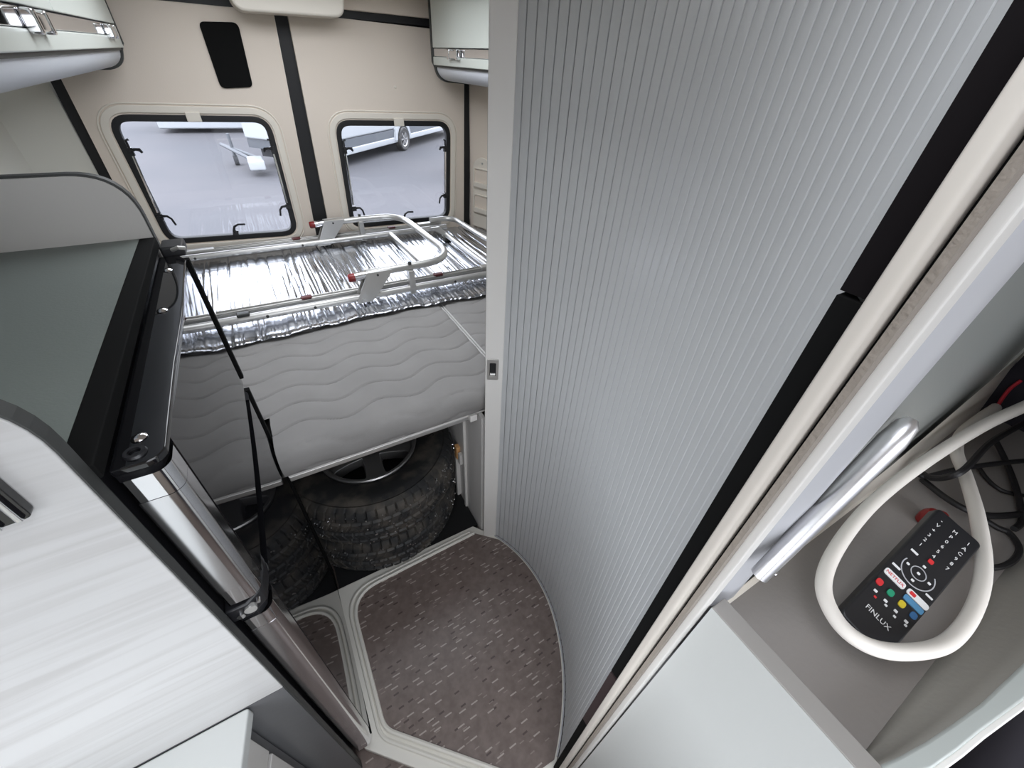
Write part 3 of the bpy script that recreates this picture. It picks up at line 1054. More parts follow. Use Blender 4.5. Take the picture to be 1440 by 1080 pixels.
# hoop
arm_n, arm_f = 1.742, 2.520
ZH = 1.000
path = [(0.262, arm_n, ZH - 0.004), (0.42, arm_n + 0.01, ZH), (0.58, arm_n + 0.015, ZH)]
path += [(0.60 + 0.135 * math.sin(a), arm_n + 0.015 + 0.16 * (1 - math.cos(a)), ZH + 0.002) for a in [PI / 2 * k / 8 for k in range(1, 9)]]
path += [(0.735 - 0.02 * (1 - 0) * k / 6, 1.92 + (2.36 - 1.92) * k / 6, ZH + 0.002) for k in range(1, 7)]
path += [(0.715 - 0.12 * (1 - math.cos(a)), 2.36 + 0.155 * math.sin(a), ZH) for a in [PI / 2 * k / 8 for k in range(1, 9)]]
path += [(0.48, arm_f, ZH), (0.228, arm_f, ZH - 0.004)]
MB().tube(path, 0.0165, 14).build('hoop', ALU, bc, smooth='auto')
for (y, x) in ((arm_n, 0.262), (arm_f, 0.228)):
    MB().tube([(x - 0.026, y, ZH - 0.005), (x - 0.020, y, ZH - 0.005), (x + 0.002, y, ZH - 0.004)], [0.014, 0.018, 0.018], 14).build('end_cap', RED, bc, smooth='auto', label='red plastic end cap')
    MB().tube([(x + 0.004, y, ZH - 0.004), (x + 0.055, y, ZH - 0.002)], 0.0185, 14).build('end_collar', BRUSHED, bc, smooth='auto')
    # slanted bracket plates
    for dy in (-0.021, 0.021):
        MB().prism([(x - 0.015, ZR - 0.020), (x + 0.055, ZR - 0.020), (x + 0.145, ZH - 0.016), (x + 0.160, ZH + 0.014), (x + 0.050, ZH + 0.014), (x + 0.040, ZH - 0.01)], y + dy - 0.0025, y + dy + 0.0025, 'y').build('bracket_plate', ALU, bc, bevel=0.001)
    MB().tube([(x + 0.02, y - 0.027, ZR - 0.004), (x + 0.02, y + 0.027, ZR - 0.004)], 0.006, 8).build('bolt', ALU, bc)
    MB().tube([(x + 0.095, y - 0.027, ZH), (x + 0.095, y + 0.027, ZH)], 0.005, 8).build('bolt', EDGE, bc)
    xx = x + 0.235
    MB().box(xx, xx + 0.026, y - 0.020, y + 0.020, ZR - 0.024, ZH - 0.010).build('upright', ALU, bc, bevel=0.002)
    MB().box(xx + 0.006, xx + 0.020, y - 0.006, y + 0.006, ZH + 0.012, ZH + 0.028).build('knob', EDGE, bc, bevel=0.002)
# rungs
for x, a, b in ((0.655, 1.80, 2.50), (0.955, 1.80, 2.50)):
    MB().tube([(x, a, ZR), (x - 0.02, b, ZR)], 0.014, 12).build('rung', ALU, bc, smooth='auto')
# end loop beyond the rails
e = [(0.90, 2.53, 0.945), (0.985, 2.525, 0.947)] + [(0.985 + 0.075 * math.sin(a), 2.45 + 0.075 * math.cos(a), 0.947) for a in [PI / 2 * k / 6 for k in range(1, 7)]] + [(1.075, 2.2, 0.945), (1.095, 1.95, 0.945), (1.08, 1.86, 0.94), (1.03, 1.80, 0.935)]
MB().tube(e, 0.0155, 12).build('end_loop', ALU, bc, smooth='auto')
for dy in (0.0,):
    MB().prism([(0.845, 0.955), (0.900, 0.955), (0.950, 0.905), (0.955, 0.880), (0.925, 0.880), (0.912, 0.905)], 2.36, 2.372, 'y').build('hook_plate', ALU, bc, bevel=0.002)
    MB().box(0.915, 0.985, 2.33, 2.40, 0.872, 0.882).build('hook_foot', EDGE, bc, bevel=0.002)
for (x, y) in ((-0.18, 1.738), (0.06, 1.79), (0.66, 1.79), (0.66, 2.553), (0.12, 2.553)):
    MB().box(x - 0.022, x + 0.022, y - 0.014, y + 0.014, ZR + 0.012, ZR + 0.026).build('slider', REDD if x > 0 else EDGE, bc, bevel=0.004)
for (x, y) in ((-0.10, 1.738), (0.08, 1.738), (0.72, 1.738), (-0.36, 2.505), (0.14, 2.505)):
    MB().tube([(x, y - 0.019, ZR), (x, y - 0.013, ZR)], 0.006, 8).build('bolt', EDGE, bc)

# ------------------------------------------------------------------ garage under the bed
gm = MB().prism([(-0.160, 0.990), (0.478, 0.990), (0.478, 2.58), (XL + 0.01, 2.58), (XL + 0.01, 1.146), (-0.160, 1.146)], -0.02, 0.006, 'z').build('rubber_mat', RUBMAT)
tag(gm, 'black ribbed rubber mat under the stacked wheels', 'mat')
gp = thing('garage_partition', 'white side partition of the storage space under the bed', 'partition', (0.49, 1.6, -0.02))
MB().box(0.482, 0.497, 0.958, 2.58, -0.02, 0.73).build('panel', GARAGE, gp)
MB().box(0.470, 0.482, 1.105, 1.122, -0.0, 0.73).build('vertical_batten', POST, gp, bevel=0.002)
MB().box(0.462, 0.482, 1.185, 1.205, 0.006, 0.30).build('vertical_batten', POST, gp, bevel=0.002)
MB().prism([(1.125, 0.73), (1.125, 0.46), (1.135, 0.45), (1.30, 0.72), (1.30, 0.73)], 0.472, 0.482, 'x').build('gusset', GARAGE, gp, bevel=0.002)
lampc = thing('amber_clip', 'amber plastic clip on a white block beside the upper wheel', 'clip', (0.46, 1.19, 0.27))
MB().box(0.462, 0.4815, 1.172, 1.200, 0.292, 0.372).build('clip_body', ORANGE, lampc, bevel=0.004)
MB().box(0.464, 0.4815, 1.140, 1.164, 0.285, 0.350).build('clip_block', POST, lampc, bevel=0.003)
struct(MB().box(0.505, 1.355, 0.96, 0.975, -0.02, 0.735).build('wall_partition', GARAGE), 'white partition below the end mattress', 'wall')


def tyre_mesh():
    R0, W = 0.362, 0.226
    N = 60
    nt_ = N * 8
    nw = 34
    vs, fs = [], []
    # profile: inner bead -> sidewall -> tread -> sidewall -> bead
    side = [(0.198, 0.030), (0.206, 0.020), (0.222, 0.014), (0.250, 0.006), (0.280, 0.0015), (0.300, 0.002), (0.316, 0.006), (0.322, 0.0035), (0.334, 0.008)]
    tread = []
    for k in range(nw + 1):
        w = -1 + 2 * k / nw
        z = W / 2 + w * (W / 2 - 0.012)
        r = R0 - 0.012 * abs(w) ** 3.5 - 0.006 * w * w
        tread.append((r, z, w))
    prof = [(r, z, None) for r, z in side] + tread + [(r, W - z, None) for r, z in reversed(side)]
    m = len(prof)
    for i in range(nt_):
        th = 2 * PI * i / nt_
        for (r, z, w) in prof:
            rr = r
            if w is not None:
                aw = abs(w)
                dep = 0.0
                if 0.50 < aw < 0.60 or aw < 0.07:
                    dep = 0.007
                ph = (th * N / (2 * PI) - 1.5 * aw + (0.5 if w < 0 else 0)) % 1.0
                if aw > 0.60:
                    ph = (th * N / (2 * PI) - 0.35 * aw + (0.25 if w < 0 else 0)) % 1.0
                    if ph < 0.13:
                        dep = max(dep, 0.008)
                else:
                    if ph < 0.13:
                        dep = max(dep, 0.007)
                    elif 0.55 < ph < 0.62:
                        dep = max(dep, 0.003)
                rr -= dep
            elif 0.30 < r < 0.34:
                if (th * N / (2 * PI) - 0.35) % 1.0 < 0.16:
                    rr -= 0.003 if r > 0.325 else 0
            vs.append((rr * math.cos(th), rr * math.sin(th), z))
    for i in range(nt_):
        j = (i + 1) % nt_
        for k in range(m - 1):
            fs.append((i * m + k, j * m + k, j * m + k + 1, i * m + k + 1))
    mb = MB()
    mb.add(vs, fs)
    return mb


def make_wheel(loc, rot, label):
    root = thing('wheel', label, 'wheel', loc, 'stacked studded winter wheels')
    X = Matrix.Translation(loc) @ Matrix.Rotation(rot, 4, 'Z')
    ty = tyre_mesh().xf(X).build('tyre', TYRE, root, smooth='auto')
    # raised sidewall lettering
    tm = MB()
    for k, ch in enumerate('TRUS'):
        a = math.radians(8 - 8.5 * k) - rot
        t = text_mesh(ch, 0.044, 0.0008)
        t.xf(Matrix.Rotation(a, 4, 'Z') @ Matrix.Translation((0.262, 0, 0.2235)) @ Matrix.Rotation(-PI / 2, 4, 'Z'))
        tm.add(t.v, t.f)
    tm.xf(X).build('raised_lettering', BLACK, ty)
    # studs
    st = MB()
    rg = random.Random(5)
    for i in range(190):
        a = rg.uniform(0, 2 * PI)
        w = rg.choice((-0.8, -0.68, -0.35, -0.2, 0.2, 0.35, 0.68, 0.8)) + rg.uniform(-0.04, 0.04)
        z = 0.113 + w * 0.101
        r = 0.362 - 0.012 * abs(w) ** 3.5 - 0.006 * w * w
        q = Vector((math.cos(a), math.sin(a), 0))
        st.tube([q * (r - 0.004) + Vector((0, 0, z)), q * (r + 0.0028) + Vector((0, 0, z))], 0.0032, 6)
    o = st.xf(X).build('tyre_studs', STUD, ty)
    o['kind'] = 'stuff'
    # alloy rim
    rim = MB().lathe([(0.199, 0.205), (0.203, 0.212), (0.200, 0.217), (0.190, 0.216), (0.182, 0.206), (0.176, 0.190), (0.172, 0.10), (0.185, 0.03), (0.198, 0.02), (0.199, 0.10)], n=64, close=True).xf(X).build('rim', RIMM, root, smooth='auto')
    for k in range(5):
        a = math.radians(-94 + 72 * k) - rot
        pr = [(0.045, -0.036), (0.11, -0.033), (0.160, -0.038), (0.176, -0.052), (0.182, -0.052), (0.182, 0.052), (0.176, 0.052), (0.160, 0.038), (0.11, 0.033), (0.045, 0.036)]
        sp = MB()
        n = len(pr)
        vt = [(x, y, 0.190 + 0.008 * (x - 0.045) / 0.135) for x, y in pr] + [(x, y * 1.12, 0.150) for x, y in pr]
        sp.add(vt, [tuple(range(n)), tuple(range(n, 2 * n))[::-1]] + [(i, n + i, n + (i + 1) % n, (i + 1) % n) for i in range(n)])
        sp.xf(X @ Matrix.Rotation(a, 4, 'Z')).build('spoke', RIMM, rim, bevel=0.004)
    MB().lathe([(0, 0.196), (0.028, 0.194), (0.034, 0.186), (0.062, 0.186), (0.066, 0.17), (0.066, 0.14)], n=32).xf(X).build('hub', RIMM, rim, smooth='auto')
    MB().lathe([(0, 0.035), (0.172, 0.035)], n=32).xf(X).build('brake_void', BLACK, rim)
    return root


make_wheel((0.112, 1.312, 0.008), 0.9, 'lower wheel of the stack standing on the rubber mat')
make_wheel((0.112, 1.302, 0.236), 0.0, 'upper wheel of the stack with silver spokes under the mattress edge')

# ------------------------------------------------------------------ shower tray floor
CX, CY, CR = 0.04, 0.627, 0.553
pitch = 0.0234
# path of the track: a tight arc, then a wider arc into the pocket of the jamb
A0, A1, R2 = 29.4, -16.0, 0.74
Larc = math.radians(A0 - A1) * CR
Lend = 0.470
_p1 = (CX + CR * math.cos(math.radians(A1)), CY + CR * math.sin(math.radians(A1)))
_c2 = (_p1[0] - R2 * math.cos(math.radians(A1)), _p1[1] - R2 * math.sin(math.radians(A1)))


def track(s, dr=0.0):
    """point at arc length s (dr outwards), tangent and outward normal"""
    if s < Larc:
        a, c_, r_ = math.radians(A0) - s / CR, (CX, CY), CR
    else:
        a, c_, r_ = math.radians(A1) - (s - Larc) / R2, _c2, R2
    return (c_[0] + (r_ + dr) * math.cos(a), c_[1] + (r_ + dr) * math.sin(a)), (math.sin(a), -math.cos(a)), (math.cos(a), math.sin(a))


tr = thing('floor_tray', 'cream framed floor tray with a brown dashed vinyl inlay', 'floor tray', (0.1, 0.6, -0.02))
CX, CY, CR = 0.04, 0.627, 0.553


def arc(r, a0, a1, n):
    return [(CX + r * math.cos(math.radians(a0 + (a1 - a0) * k / n)), CY + r * math.sin(math.radians(a0 + (a1 - a0) * k / n))) for k in range(n + 1)]


LT = Larc + Lend - 0.02
outer = [(-0.196, 0.437), (-0.196, 0.988), (0.452, 0.988)] + [track(LT * k / 40, -0.001)[0] for k in range(41)] + [(0.22, 0.062), (0.16, 0.082)]
edge_arc = [track(0.03 + (LT - 0.03) * k / 40, -0.011)[0] for k in range(41)]
inner_pts = [(0.215, 0.118), (-0.127, 0.452), (-0.127, 0.935), (0.44, 0.950)]
inner = rpoly(inner_pts, [0.0, 0.085, 0.12, 0.0], 9) + edge_arc
MB().prism(outer, -0.02, 0.012, 'z').build('frame', TRAYC, tr, bevel=0.003)
MB().prism(inner, 0.0118, 0.0150, 'z').build('vinyl_inlay', VINYL, tr, label='brown dashed vinyl inlay')
li = rpoly(inner_pts, [0.0, 0.085, 0.12, 0.0], 9)
MB().tube([(p[0], p[1], 0.016) for p in li], 0.0075, 8).build('inner_bead', TRAYC, tr, smooth='auto')
lo_ = [(p[0] - 0.016, p[1] + (0.016 if p[1] > 0.7 else -0.016)) for p in li]
MB().tube([(p[0], p[1], 0.013) for p in lo_], 0.0065, 8).build('outer_bead', TRAYC, tr, smooth='auto')

# ------------------------------------------------------------------ tambour door
td = thing('tambour_door', 'tall curved grey tambour door of narrow vertical slats', 'sliding door', (0.55, 0.5, 0.0))
ZT0, ZT1 = 0.020, 2.01
ns = int((Larc + Lend) / pitch)
hw = pitch / 2 - 0.0011
sprof = [(-hw, 0.0060), (-hw, 0.0010), (-hw + 0.0008, 0.0), (-hw * 0.5, -0.0003), (0, -0.0004), (hw * 0.5, -0.0003), (hw - 0.0008, 0.0), (hw, 0.0010), (hw, 0.0060)]
smb = MB().prism([(u, v) for u, v in sprof], -(ZT1 - ZT0) / 2, (ZT1 - ZT0) / 2, 'z')
sme = bpy.data.meshes.new('slat')
sme.from_pydata(smb.v, [], smb.f)
bm_ = bmesh.new()
bm_.from_mesh(sme)
bmesh.ops.recalc_face_normals(bm_, faces=bm_.faces)
bm_.to_mesh(sme)
bm_.free()
sme.materials.append(SLAT)
for p in sme.polygons:
    p.use_smooth = True
sme.set_sharp_from_angle(angle=math.radians(35))
for i in range(ns):
    (x, y), t, nr = track((i + 0.5) * pitch)
    # local +y points away from the aisle (outwards)
    o = bpy.data.objects.new('slat', sme)
    COL.objects.link(o)
    ang = math.atan2(nr[1], nr[0]) - PI / 2
    o.rotation_euler = (0, 0, ang)
    o.location = (x, y, (ZT0 + ZT1) / 2)
    attach(o, td)
back = MB()
n = 70
for k in range(n):
    (xa, ya), _, _ = track((Larc + Lend) * k / n, 0.0045)
    (xb, yb), _, _ = track((Larc + Lend) * (k + 1) / n, 0.0045)
    back.add([(xa, ya, ZT0), (xb, yb, ZT0), (xb, yb, ZT1), (xa, ya, ZT1)], [(0, 1, 2, 3)])
bo = back.build('backing', GROOVE, td)
ms = bo.modifiers.new('thick', 'SOLIDIFY')
ms.thickness = 0.002
# floor track
tkp = MB()
pi_, po_ = [], []
for k in range(n + 1):
    s = (Larc + Lend - 0.03) * k / n
    pi_.append(track(s, -0.0065)[0])
    po_.append(track(s, -0.0025)[0])
tkp.prism(pi_ + po_[::-1], 0.0, 0.021, 'z')
tkp.build('floor_track', GREYP, td)
# closing post with recessed latch
post = thing('door_post', 'white vertical closing post of the tambour door with a finger latch', 'door post', (0.505, 0.93, 0.0))
q0, q1 = (0.4745, 0.9185), (0.5225, 0.8895)
nd = Vector((q1[1] - q0[1], -(q1[0] - q0[0]))).normalized()
if nd.y < 0:
    nd = -nd
MB().prism([q0, q1, (q1[0] + nd.x * 0.03, q1[1] + nd.y * 0.03), (q0[0] + nd.x * 0.03, q0[1] + nd.y * 0.03)], 0.0, 2.015, 'z').build('profile', POST, post, bevel=0.0025)
MB().prism([(q0[0] + nd.x * 0.03, q0[1] + nd.y * 0.03), (q1[0] + nd.x * 0.03, q1[1] + nd.y * 0.03), (q1[0] + nd.x * 0.036, q1[1] + nd.y * 0.036), (q0[0] - 0.003 + nd.x * 0.036, q0[1] + nd.y * 0.036)], 0.0, 2.015, 'z').build('seal', EDGE, post)
u = Vector((q1[0] - q0[0], q1[1] - q0[1])).normalized()
mid = Vector(((q0[0] + q1[0]) / 2, (q0[1] + q1[1]) / 2)) - u * 0.004
F = Matrix(((u.x, nd.x, 0, mid.x), (u.y, nd.y, 0, mid.y), (0, 0, 1, 0.985), (0, 0, 0, 1)))
lt = MB().ring(rpoly([(-0.018, -0.040), (0.018, -0.040), (0.018, 0.040), (-0.018, 0.040)], 0.004, 3), rpoly([(-0.010, -0.026), (0.010, -0.026), (0.010, 0.026), (-0.010, 0.026)], 0.004, 3), -0.004, 0.001, 'y').xf(F).build('latch_plate', ALU, post, bevel=0.001)
MB().box(-0.0105, 0.0105, -0.0012, 0.001, -0.0265, 0.0265).xf(F).build('latch_recess', BLACK, lt)
MB().tube([(-0.008, -0.004, -0.018), (0.008, -0.004, -0.018)], 0.006, 10).xf(F).build('latch_thumb', ALU, lt, smooth='auto')

# ------------------------------------------------------------------ door jamb beside the cabinet
jb = thing('trim_5', 'stack of cream, taupe and grey vertical profiles framing the tambour door', 'door frame', (0.32, 0.07, -0.02), kind='structure')
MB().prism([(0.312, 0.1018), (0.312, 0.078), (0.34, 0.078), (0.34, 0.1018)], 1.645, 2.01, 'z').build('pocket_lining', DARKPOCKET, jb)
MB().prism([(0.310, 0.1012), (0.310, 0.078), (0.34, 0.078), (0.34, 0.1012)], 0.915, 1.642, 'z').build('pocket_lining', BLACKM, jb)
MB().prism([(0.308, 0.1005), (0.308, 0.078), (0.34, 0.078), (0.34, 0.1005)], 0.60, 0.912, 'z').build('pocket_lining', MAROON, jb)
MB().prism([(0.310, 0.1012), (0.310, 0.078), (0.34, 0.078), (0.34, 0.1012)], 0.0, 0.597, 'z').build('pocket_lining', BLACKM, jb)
MB().prism(rpoly([(0.298, 0.0830), (0.299, 0.0722), (0.335, 0.0722), (0.335, 0.0830)], [0.002, 0.008, 0, 0], 6), -0.02, 2.01, 'z').build('cream_profile', JAMBC, jb, smooth='auto')
MB().box(0.326, 0.335, 0.0690, 0.0724, -0.02, 2.01).build('gap_seal', BLACKM, jb)
MB().box(0.3175, 0.335, 0.0640, 0.0692, -0.02, 2.01).build('brush_strip', FELT, jb)
MB().prism(rpoly([(0.331, 0.0652), (0.331, 0.0560), (0.345, 0.0545), (0.345, 0.0652)], [0.002, 0.002, 0, 0], 4), -0.02, 2.01, 'z').build('white_profile', JAMBW, jb)
MB().prism([(0.366, 0.0615), (0.384, 0.0510), (0.405, 0.0500), (0.405, 0.0640), (0.370, 0.0640)], -0.02, 2.01, 'z').build('grey_profile', GREYP, jb, smooth='auto')
MB().box(0.345, 0.37, 0.0600, 0.0660, -0.02, 2.01).build('rear_profile', GREYP, jb)

# ------------------------------------------------------------------ storage cabinet with open bin
sc = thing('storage_cabinet', 'white cabinet with an open taupe bin holding cables', 'cabinet', (0.7, -0.05, 0.0))
MB().box(0.342, 0.3425, -0.19, 0.0515, -0.02, 1.2395).build('front_face', WHITEP, sc, label='white front face of the cabinet')
MB().box(0.3427, 0.367, -0.19, 0.0515, -0.02, 1.240).build('front_board', BINR, sc, bevel=0.0015, label='grey edged board')
MB().box(0.367, 1.25, -0.125, 0.0500, 1.185, 1.200).build('bin_floor', BINC, sc)
rim_i = [(0.362, -0.124), (0.39, -0.1315), (0.425, -0.1395), (0.47, -0.148), (0.518, -0.156), (0.617, -0.167), (0.75, -0.178), (0.95, -0.188), (1.25, -0.195)]
rim_o = [(0.352, -0.128), (0.378, -0.1405), (0.408, -0.1525), (0.45, -0.160), (0.487, -0.1655), (0.564, -0.179), (0.70, -0.195), (0.92, -0.208), (1.25, -0.216)]
wall = MB()
vv = []
for k, p in enumerate(rim_i):
    x = p[0]
    vv += [(x, -0.121, 1.1995), (x, -0.121 + (p[1] + 0.121) * 0.35, 1.206), (x, -0.121 + (p[1] + 0.121) * 0.8, 1.220), (x, p[1], 1.238)]
ff = []
for k in range(len(rim_i) - 1):
    for l in range(3):
        a = k * 4 + l
        ff.append((a, a + 4, a + 5, a + 1))
wall.add(vv, ff)
w_ = wall.build('bin_front', BINF, sc, smooth=True)
mth = w_.modifiers.new('thick', 'SOLIDIFY')
mth.thickness = 0.006
mth.offset = 1
MB().prism(rim_i + rim_o[::-1], 1.205, 1.240, 'z').build('rim', RIMG, sc, bevel=0.003, label='curved grey-green rim')
MB().prism([(p[0], p[1] + 0.001) for p in rim_o] + [(p[0] + 0.002, p[1] - 0.006) for p in rim_o[::-1]], 1.05, 1.236, 'z').build('rim_lip', POST, sc, bevel=0.002)
# back ledge and satin back wall with the dark cupboard end
MB().add([(0.38, 0.047, 1.200), (1.30, 0.040, 1.200), (1.30, 0.060, 1.350), (0.80, 0.0535, 1.252), (0.38, 0.0525, 1.205)], [(0, 1, 2, 3, 4)]).build('back_ledge', CREAM2, sc)
MB().prism([(0.40, 0.0565), (1.30, 0.066), (1.30, 0.09), (0.40, 0.09)], 0.0, 2.01, 'z').build('back_wall', GLOSSG, sc)
MB().box(1.25, 1.27, -0.215, 0.055, 1.0, 2.01).build('end_wall', DARKFAB, sc)
MB().box(0.82, 1.25, -0.215, 0.055, 1.60, 1.62).build('shade_top', BINC, sc)  # unseen boards added to keep daylight off this end of the bin
MB().box(0.82, 1.25, -0.235, -0.217, 1.24, 1.62).build('shade_side', BINC, sc)

stay = thing('lid_stay', 'slanted silver lid stay with round bolts on the grey back wall', 'lid stay', (0.42, 0.045, 1.3))
a, b = Vector((0.470, 0.0435, 1.510)), Vector((0.362, 0.0400, 1.322))
MB().tube([a, a + (b - a) * 0.03, a + (b - a) * 0.12, a + (b - a) * 0.5, b], [0.004, 0.009, 0.0115, 0.0105, 0.009], 12).build('stay_body', STAYM, stay, smooth='auto')
a2, b2 = Vector((0.500, 0.047, 1.488)), Vector((0.415, 0.043, 1.285))
MB().tube([a2, a2 + (b2 - a2) * 0.5, b2], [0.004, 0.006, 0.003], 8).build('stay_rod', STAYM, stay, smooth='auto')
for p in ((0.506, 0.044, 1.476), (0.434, 0.040, 1.262)):
    MB().lathe([(0, 0.006), (0.004, 0.005), (0.006, 0.002), (0.006, -0.004)], n=12).xf(Matrix.Translation(p) @ Matrix.Rotation(PI / 2, 4, 'X')).build('bolt', CHROME, stay, smooth='auto')


# cables
def cable(name, pts, r, m, label, n=6):
    return tag(MB().tube(smoothpath(pts, 8), r, n if n > 6 else 8).build(name, m, smooth='auto'), label, 'cable')


cable('white_cable', [(1.1449, -0.0212, 1.35), (1.0321, -0.0024, 1.335), (0.927, 0.0143, 1.32), (0.777, 0.0265, 1.30), (0.6439, 0.0288, 1.285), (0.5372, 0.0184, 1.275), (0.4743, -0.0002, 1.265), (0.4487, -0.0306, 1.26), (0.4501, -0.0609, 1.26), (0.4852, -0.0881, 1.255), (0.551, -0.111, 1.245), (0.6207, -0.1116, 1.25), (0.6914, -0.0948, 1.26), (0.7766, -0.0601, 1.265), (0.8723, -0.0185, 1.26), (0.9293, 0.0125, 1.26), (0.9953, 0.0268, 1.26), (1.0875, 0.028, 1.255), (1.1829, 0.0252, 1.25)],
      0.0088, CABLEW, 'thick white cable looped around the remote control', 12)
cable('black_cable', [(0.8765, 0.033, 1.22), (0.8664, 0.016, 1.225), (0.9222, -0.0048, 1.235), (0.9959, -0.0337, 1.24), (1.054, -0.0566, 1.24)], 0.0042, CABLEB, 'black cable running level behind the white loop')
cable('black_cable', [(0.8785, 0.0283, 1.222), (0.8601, 0.0063, 1.235), (0.8464, -0.0104, 1.278), (0.9756, -0.0083, 1.278), (1.1257, -0.0199, 1.27)], 0.005, CABLEB, 'black cable crossing over the white cable')
cable('black_cable', [(0.8707, 0.0147, 1.215), (0.8446, -0.0221, 1.225), (0.8391, -0.049, 1.23), (0.8736, -0.0716, 1.22), (0.9288, -0.0937, 1.212), (0.9552, -0.1001, 1.208)], 0.0052, CABLEB, 'black cable passing behind the top end of the remote')
cable('black_cable', [(1.0157, -0.0211, 1.21), (0.995, -0.0444, 1.207), (0.9869, -0.0662, 1.207), (1.0077, -0.0889, 1.207)], 0.0034, CABLEB, 'thin black cable sagging behind the white cable')
cable('black_cable', [(0.8715, -0.0555, 1.212), (0.879, -0.087, 1.207), (0.883, -0.1033, 1.207), (0.8564, -0.1200, 1.209), (0.8148, -0.1215, 1.209), (0.7808, -0.1106, 1.207), (0.7872, -0.098, 1.207), (0.8293, -0.0882, 1.207)], 0.0042, CABLEB, 'black cable curled into a ring beside the white loop')
cable('black_cable', [(1.0941, -0.0122, 1.23), (1.0586, -0.0435, 1.22), (0.9959, -0.0776, 1.215), (0.9326, -0.1032, 1.21), (0.8922, -0.1032, 1.212)], 0.0045, CABLEB, 'black cable dropping steeply near the dark end of the bin')
cable('red_cable', [(1.17, 0.010, 1.208), (1.1932, 0.0153, 1.22), (1.21, 0.026, 1.246), (1.232, 0.032, 1.274), (1.245, 0.030, 1.295)], 0.0032, CABLER, 'thin red cable arching over the black ones')
pl = thing('cable_plug', 'shiny red plug at the top corner of the remote', 'plug', (0.79, -0.03, 1.2))
MB().lathe([(0, 0.018), (0.008, 0.016), (0.0125, 0.008), (0.0135, 0.0), (0.0125, -0.01), (0, -0.012)], n=16).xf(Matrix.Translation((0.787, -0.026, 1.214))).build('plug_body', RED, pl, smooth='auto')
MB().tube([(0.79, -0.028, 1.214), (0.802, -0.031, 1.216), (0.812, -0.036, 1.215)], 0.008, 10).build('plug_sleeve', RED, pl, smooth='auto')

# remote control propped on the cables
rm = thing('remote_control', 'black remote control with coloured buttons lying in the bin', 'remote', (0.60, -0.052, 1.2))
n0, f0 = Vector((0.4864, -0.0597, 1.2293)), Vector((0.7111, -0.0502, 1.2837))
KS = 1.235
L = (f0 - n0).length / KS
ex = (f0 - n0).normalized()
ey = Vector((0.0174, 0.055, 0.022))
ey = (ey - ex * ey.dot(ex)).normalized()
ez = ex.cross(ey)
FR = Matrix(((ex.x * KS, ey.x * KS, ez.x, n0.x), (ex.y * KS, ey.y * KS, ez.y, n0.y), (ex.z * KS, ey.z * KS, ez.z, n0.z), (0, 0, 0, 1)))
HWR = 0.0245
MB().prism(rpoly([(0, -HWR), (L, -HWR), (L, HWR), (0, HWR)], 0.007, 5), -0.016, 0.0, 'z').xf(FR).build('body', BLACKP, rm, bevel=0.003)


def pad(x, y, w, h_, m, name, r=0.0015, z=0.0012):
    MB().prism(rpoly([(x - w / 2, y - h_ / 2), (x + w / 2, y - h_ / 2), (x + w / 2, y + h_ / 2), (x - w / 2, y + h_ / 2)], r, 4), -0.0005, z, 'z').xf(FR).build(name, m, rm)


def wtext(s, x, y, size, m, name='printed_text', rot=-PI / 2):
    t = text_mesh(s, size, 0.0001)
    t.xf(FR @ Matrix.Translation((x, y, 0.0003 if name == 'printed_text' else 0.0014)) @ Matrix.Rotation(rot, 4, 'Z'))
    t.build(name, m, rm)


wtext('FINLUX', 0.027, 0.001, 0.0075, PRINT)
for k, m in enumerate((BTN_R, BTN_G, BTN_Y, BTN_B)):
    pad(0.058, 0.0185 - 0.0122 * k, 0.0078, 0.0062, m, 'button', 0.003)
pad(0.0745, 0.0115, 0.0080, 0.0215, PRINT, 'button', 0.003)
wtext('NETFLIX', 0.0745, 0.0115, 0.0050, BTN_R, 'button_text')
pad(0.0755, -0.0125, 0.0072, 0.0215, PRINT, 'button', 0.003)
pad(0.0755, -0.0070, 0.0040, 0.0055, BTN_R, 'button', 0.001, 0.0018)
pad(0.0675, -0.0125, 0.0066, 0.0195, BTN_LB, 'button', 0.002)
for k in range(4):
    pad(0.047, 0.016 - 0.011 * k, 0.0028, 0.0034, PRINT, 'printed_mark', 0.0005, 0.0006)
    pad(0.0415 + 0.002 * (k % 2), 0.013 - 0.0105 * k, 0.0022, 0.0026, PRINT if k else BTN_R, 'printed_mark', 0.0005, 0.0006)


def circ_ring(cx, cy, r0, r1, a0, a1, name='printed_ring'):
    n = 28
    o1 = [(cx + r1 * math.cos(a0 + (a1 - a0) * k / n), cy + r1 * math.sin(a0 + (a1 - a0) * k / n)) for k in range(n + 1)]
    i1 = [(cx + r0 * math.cos(a0 + (a1 - a0) * k / n), cy + r0 * math.sin(a0 + (a1 - a0) * k / n)) for k in range(n + 1)]
    MB().prism(o1 + i1[::-1], -0.0002, 0.0006, 'z').xf(FR).build(name, GREYP, rm)


circ_ring(0.099, 0.0, 0.0155, 0.0165, math.radians(70), math.radians(310))
circ_ring(0.100, 0.0, 0.0068, 0.0076, 0, 2 * PI)
for (dx, dy) in ((0.0115, 0), (-0.0115, 0), (0, 0.0115), (0, -0.0115), (0, 0)):
    pad(0.100 + dx, dy, 0.0026, 0.0030, PRINT, 'printed_mark', 0.0008, 0.0006)
pad(0.117, 0.014, 0.0025, 0.0075, PRINT, 'printed_mark', 0.0005, 0.0006)
pad(0.087, 0.017, 0.0025, 0.0085, PRINT, 'printed_mark', 0.0005, 0.0006)
pad(0.088, -0.018, 0.0022, 0.0070, PRINT, 'printed_mark', 0.0005, 0.0006)
pad(0.122, -0.001, 0.0050, 0.0050, BTN_R, 'button', 0.0015)
dig = [['1', '2', '3', '+', 'V', '-'], ['4', '5', '6', '0', 'P', 'M'], ['7', '8', '9', 'C', 'A', 'I']]
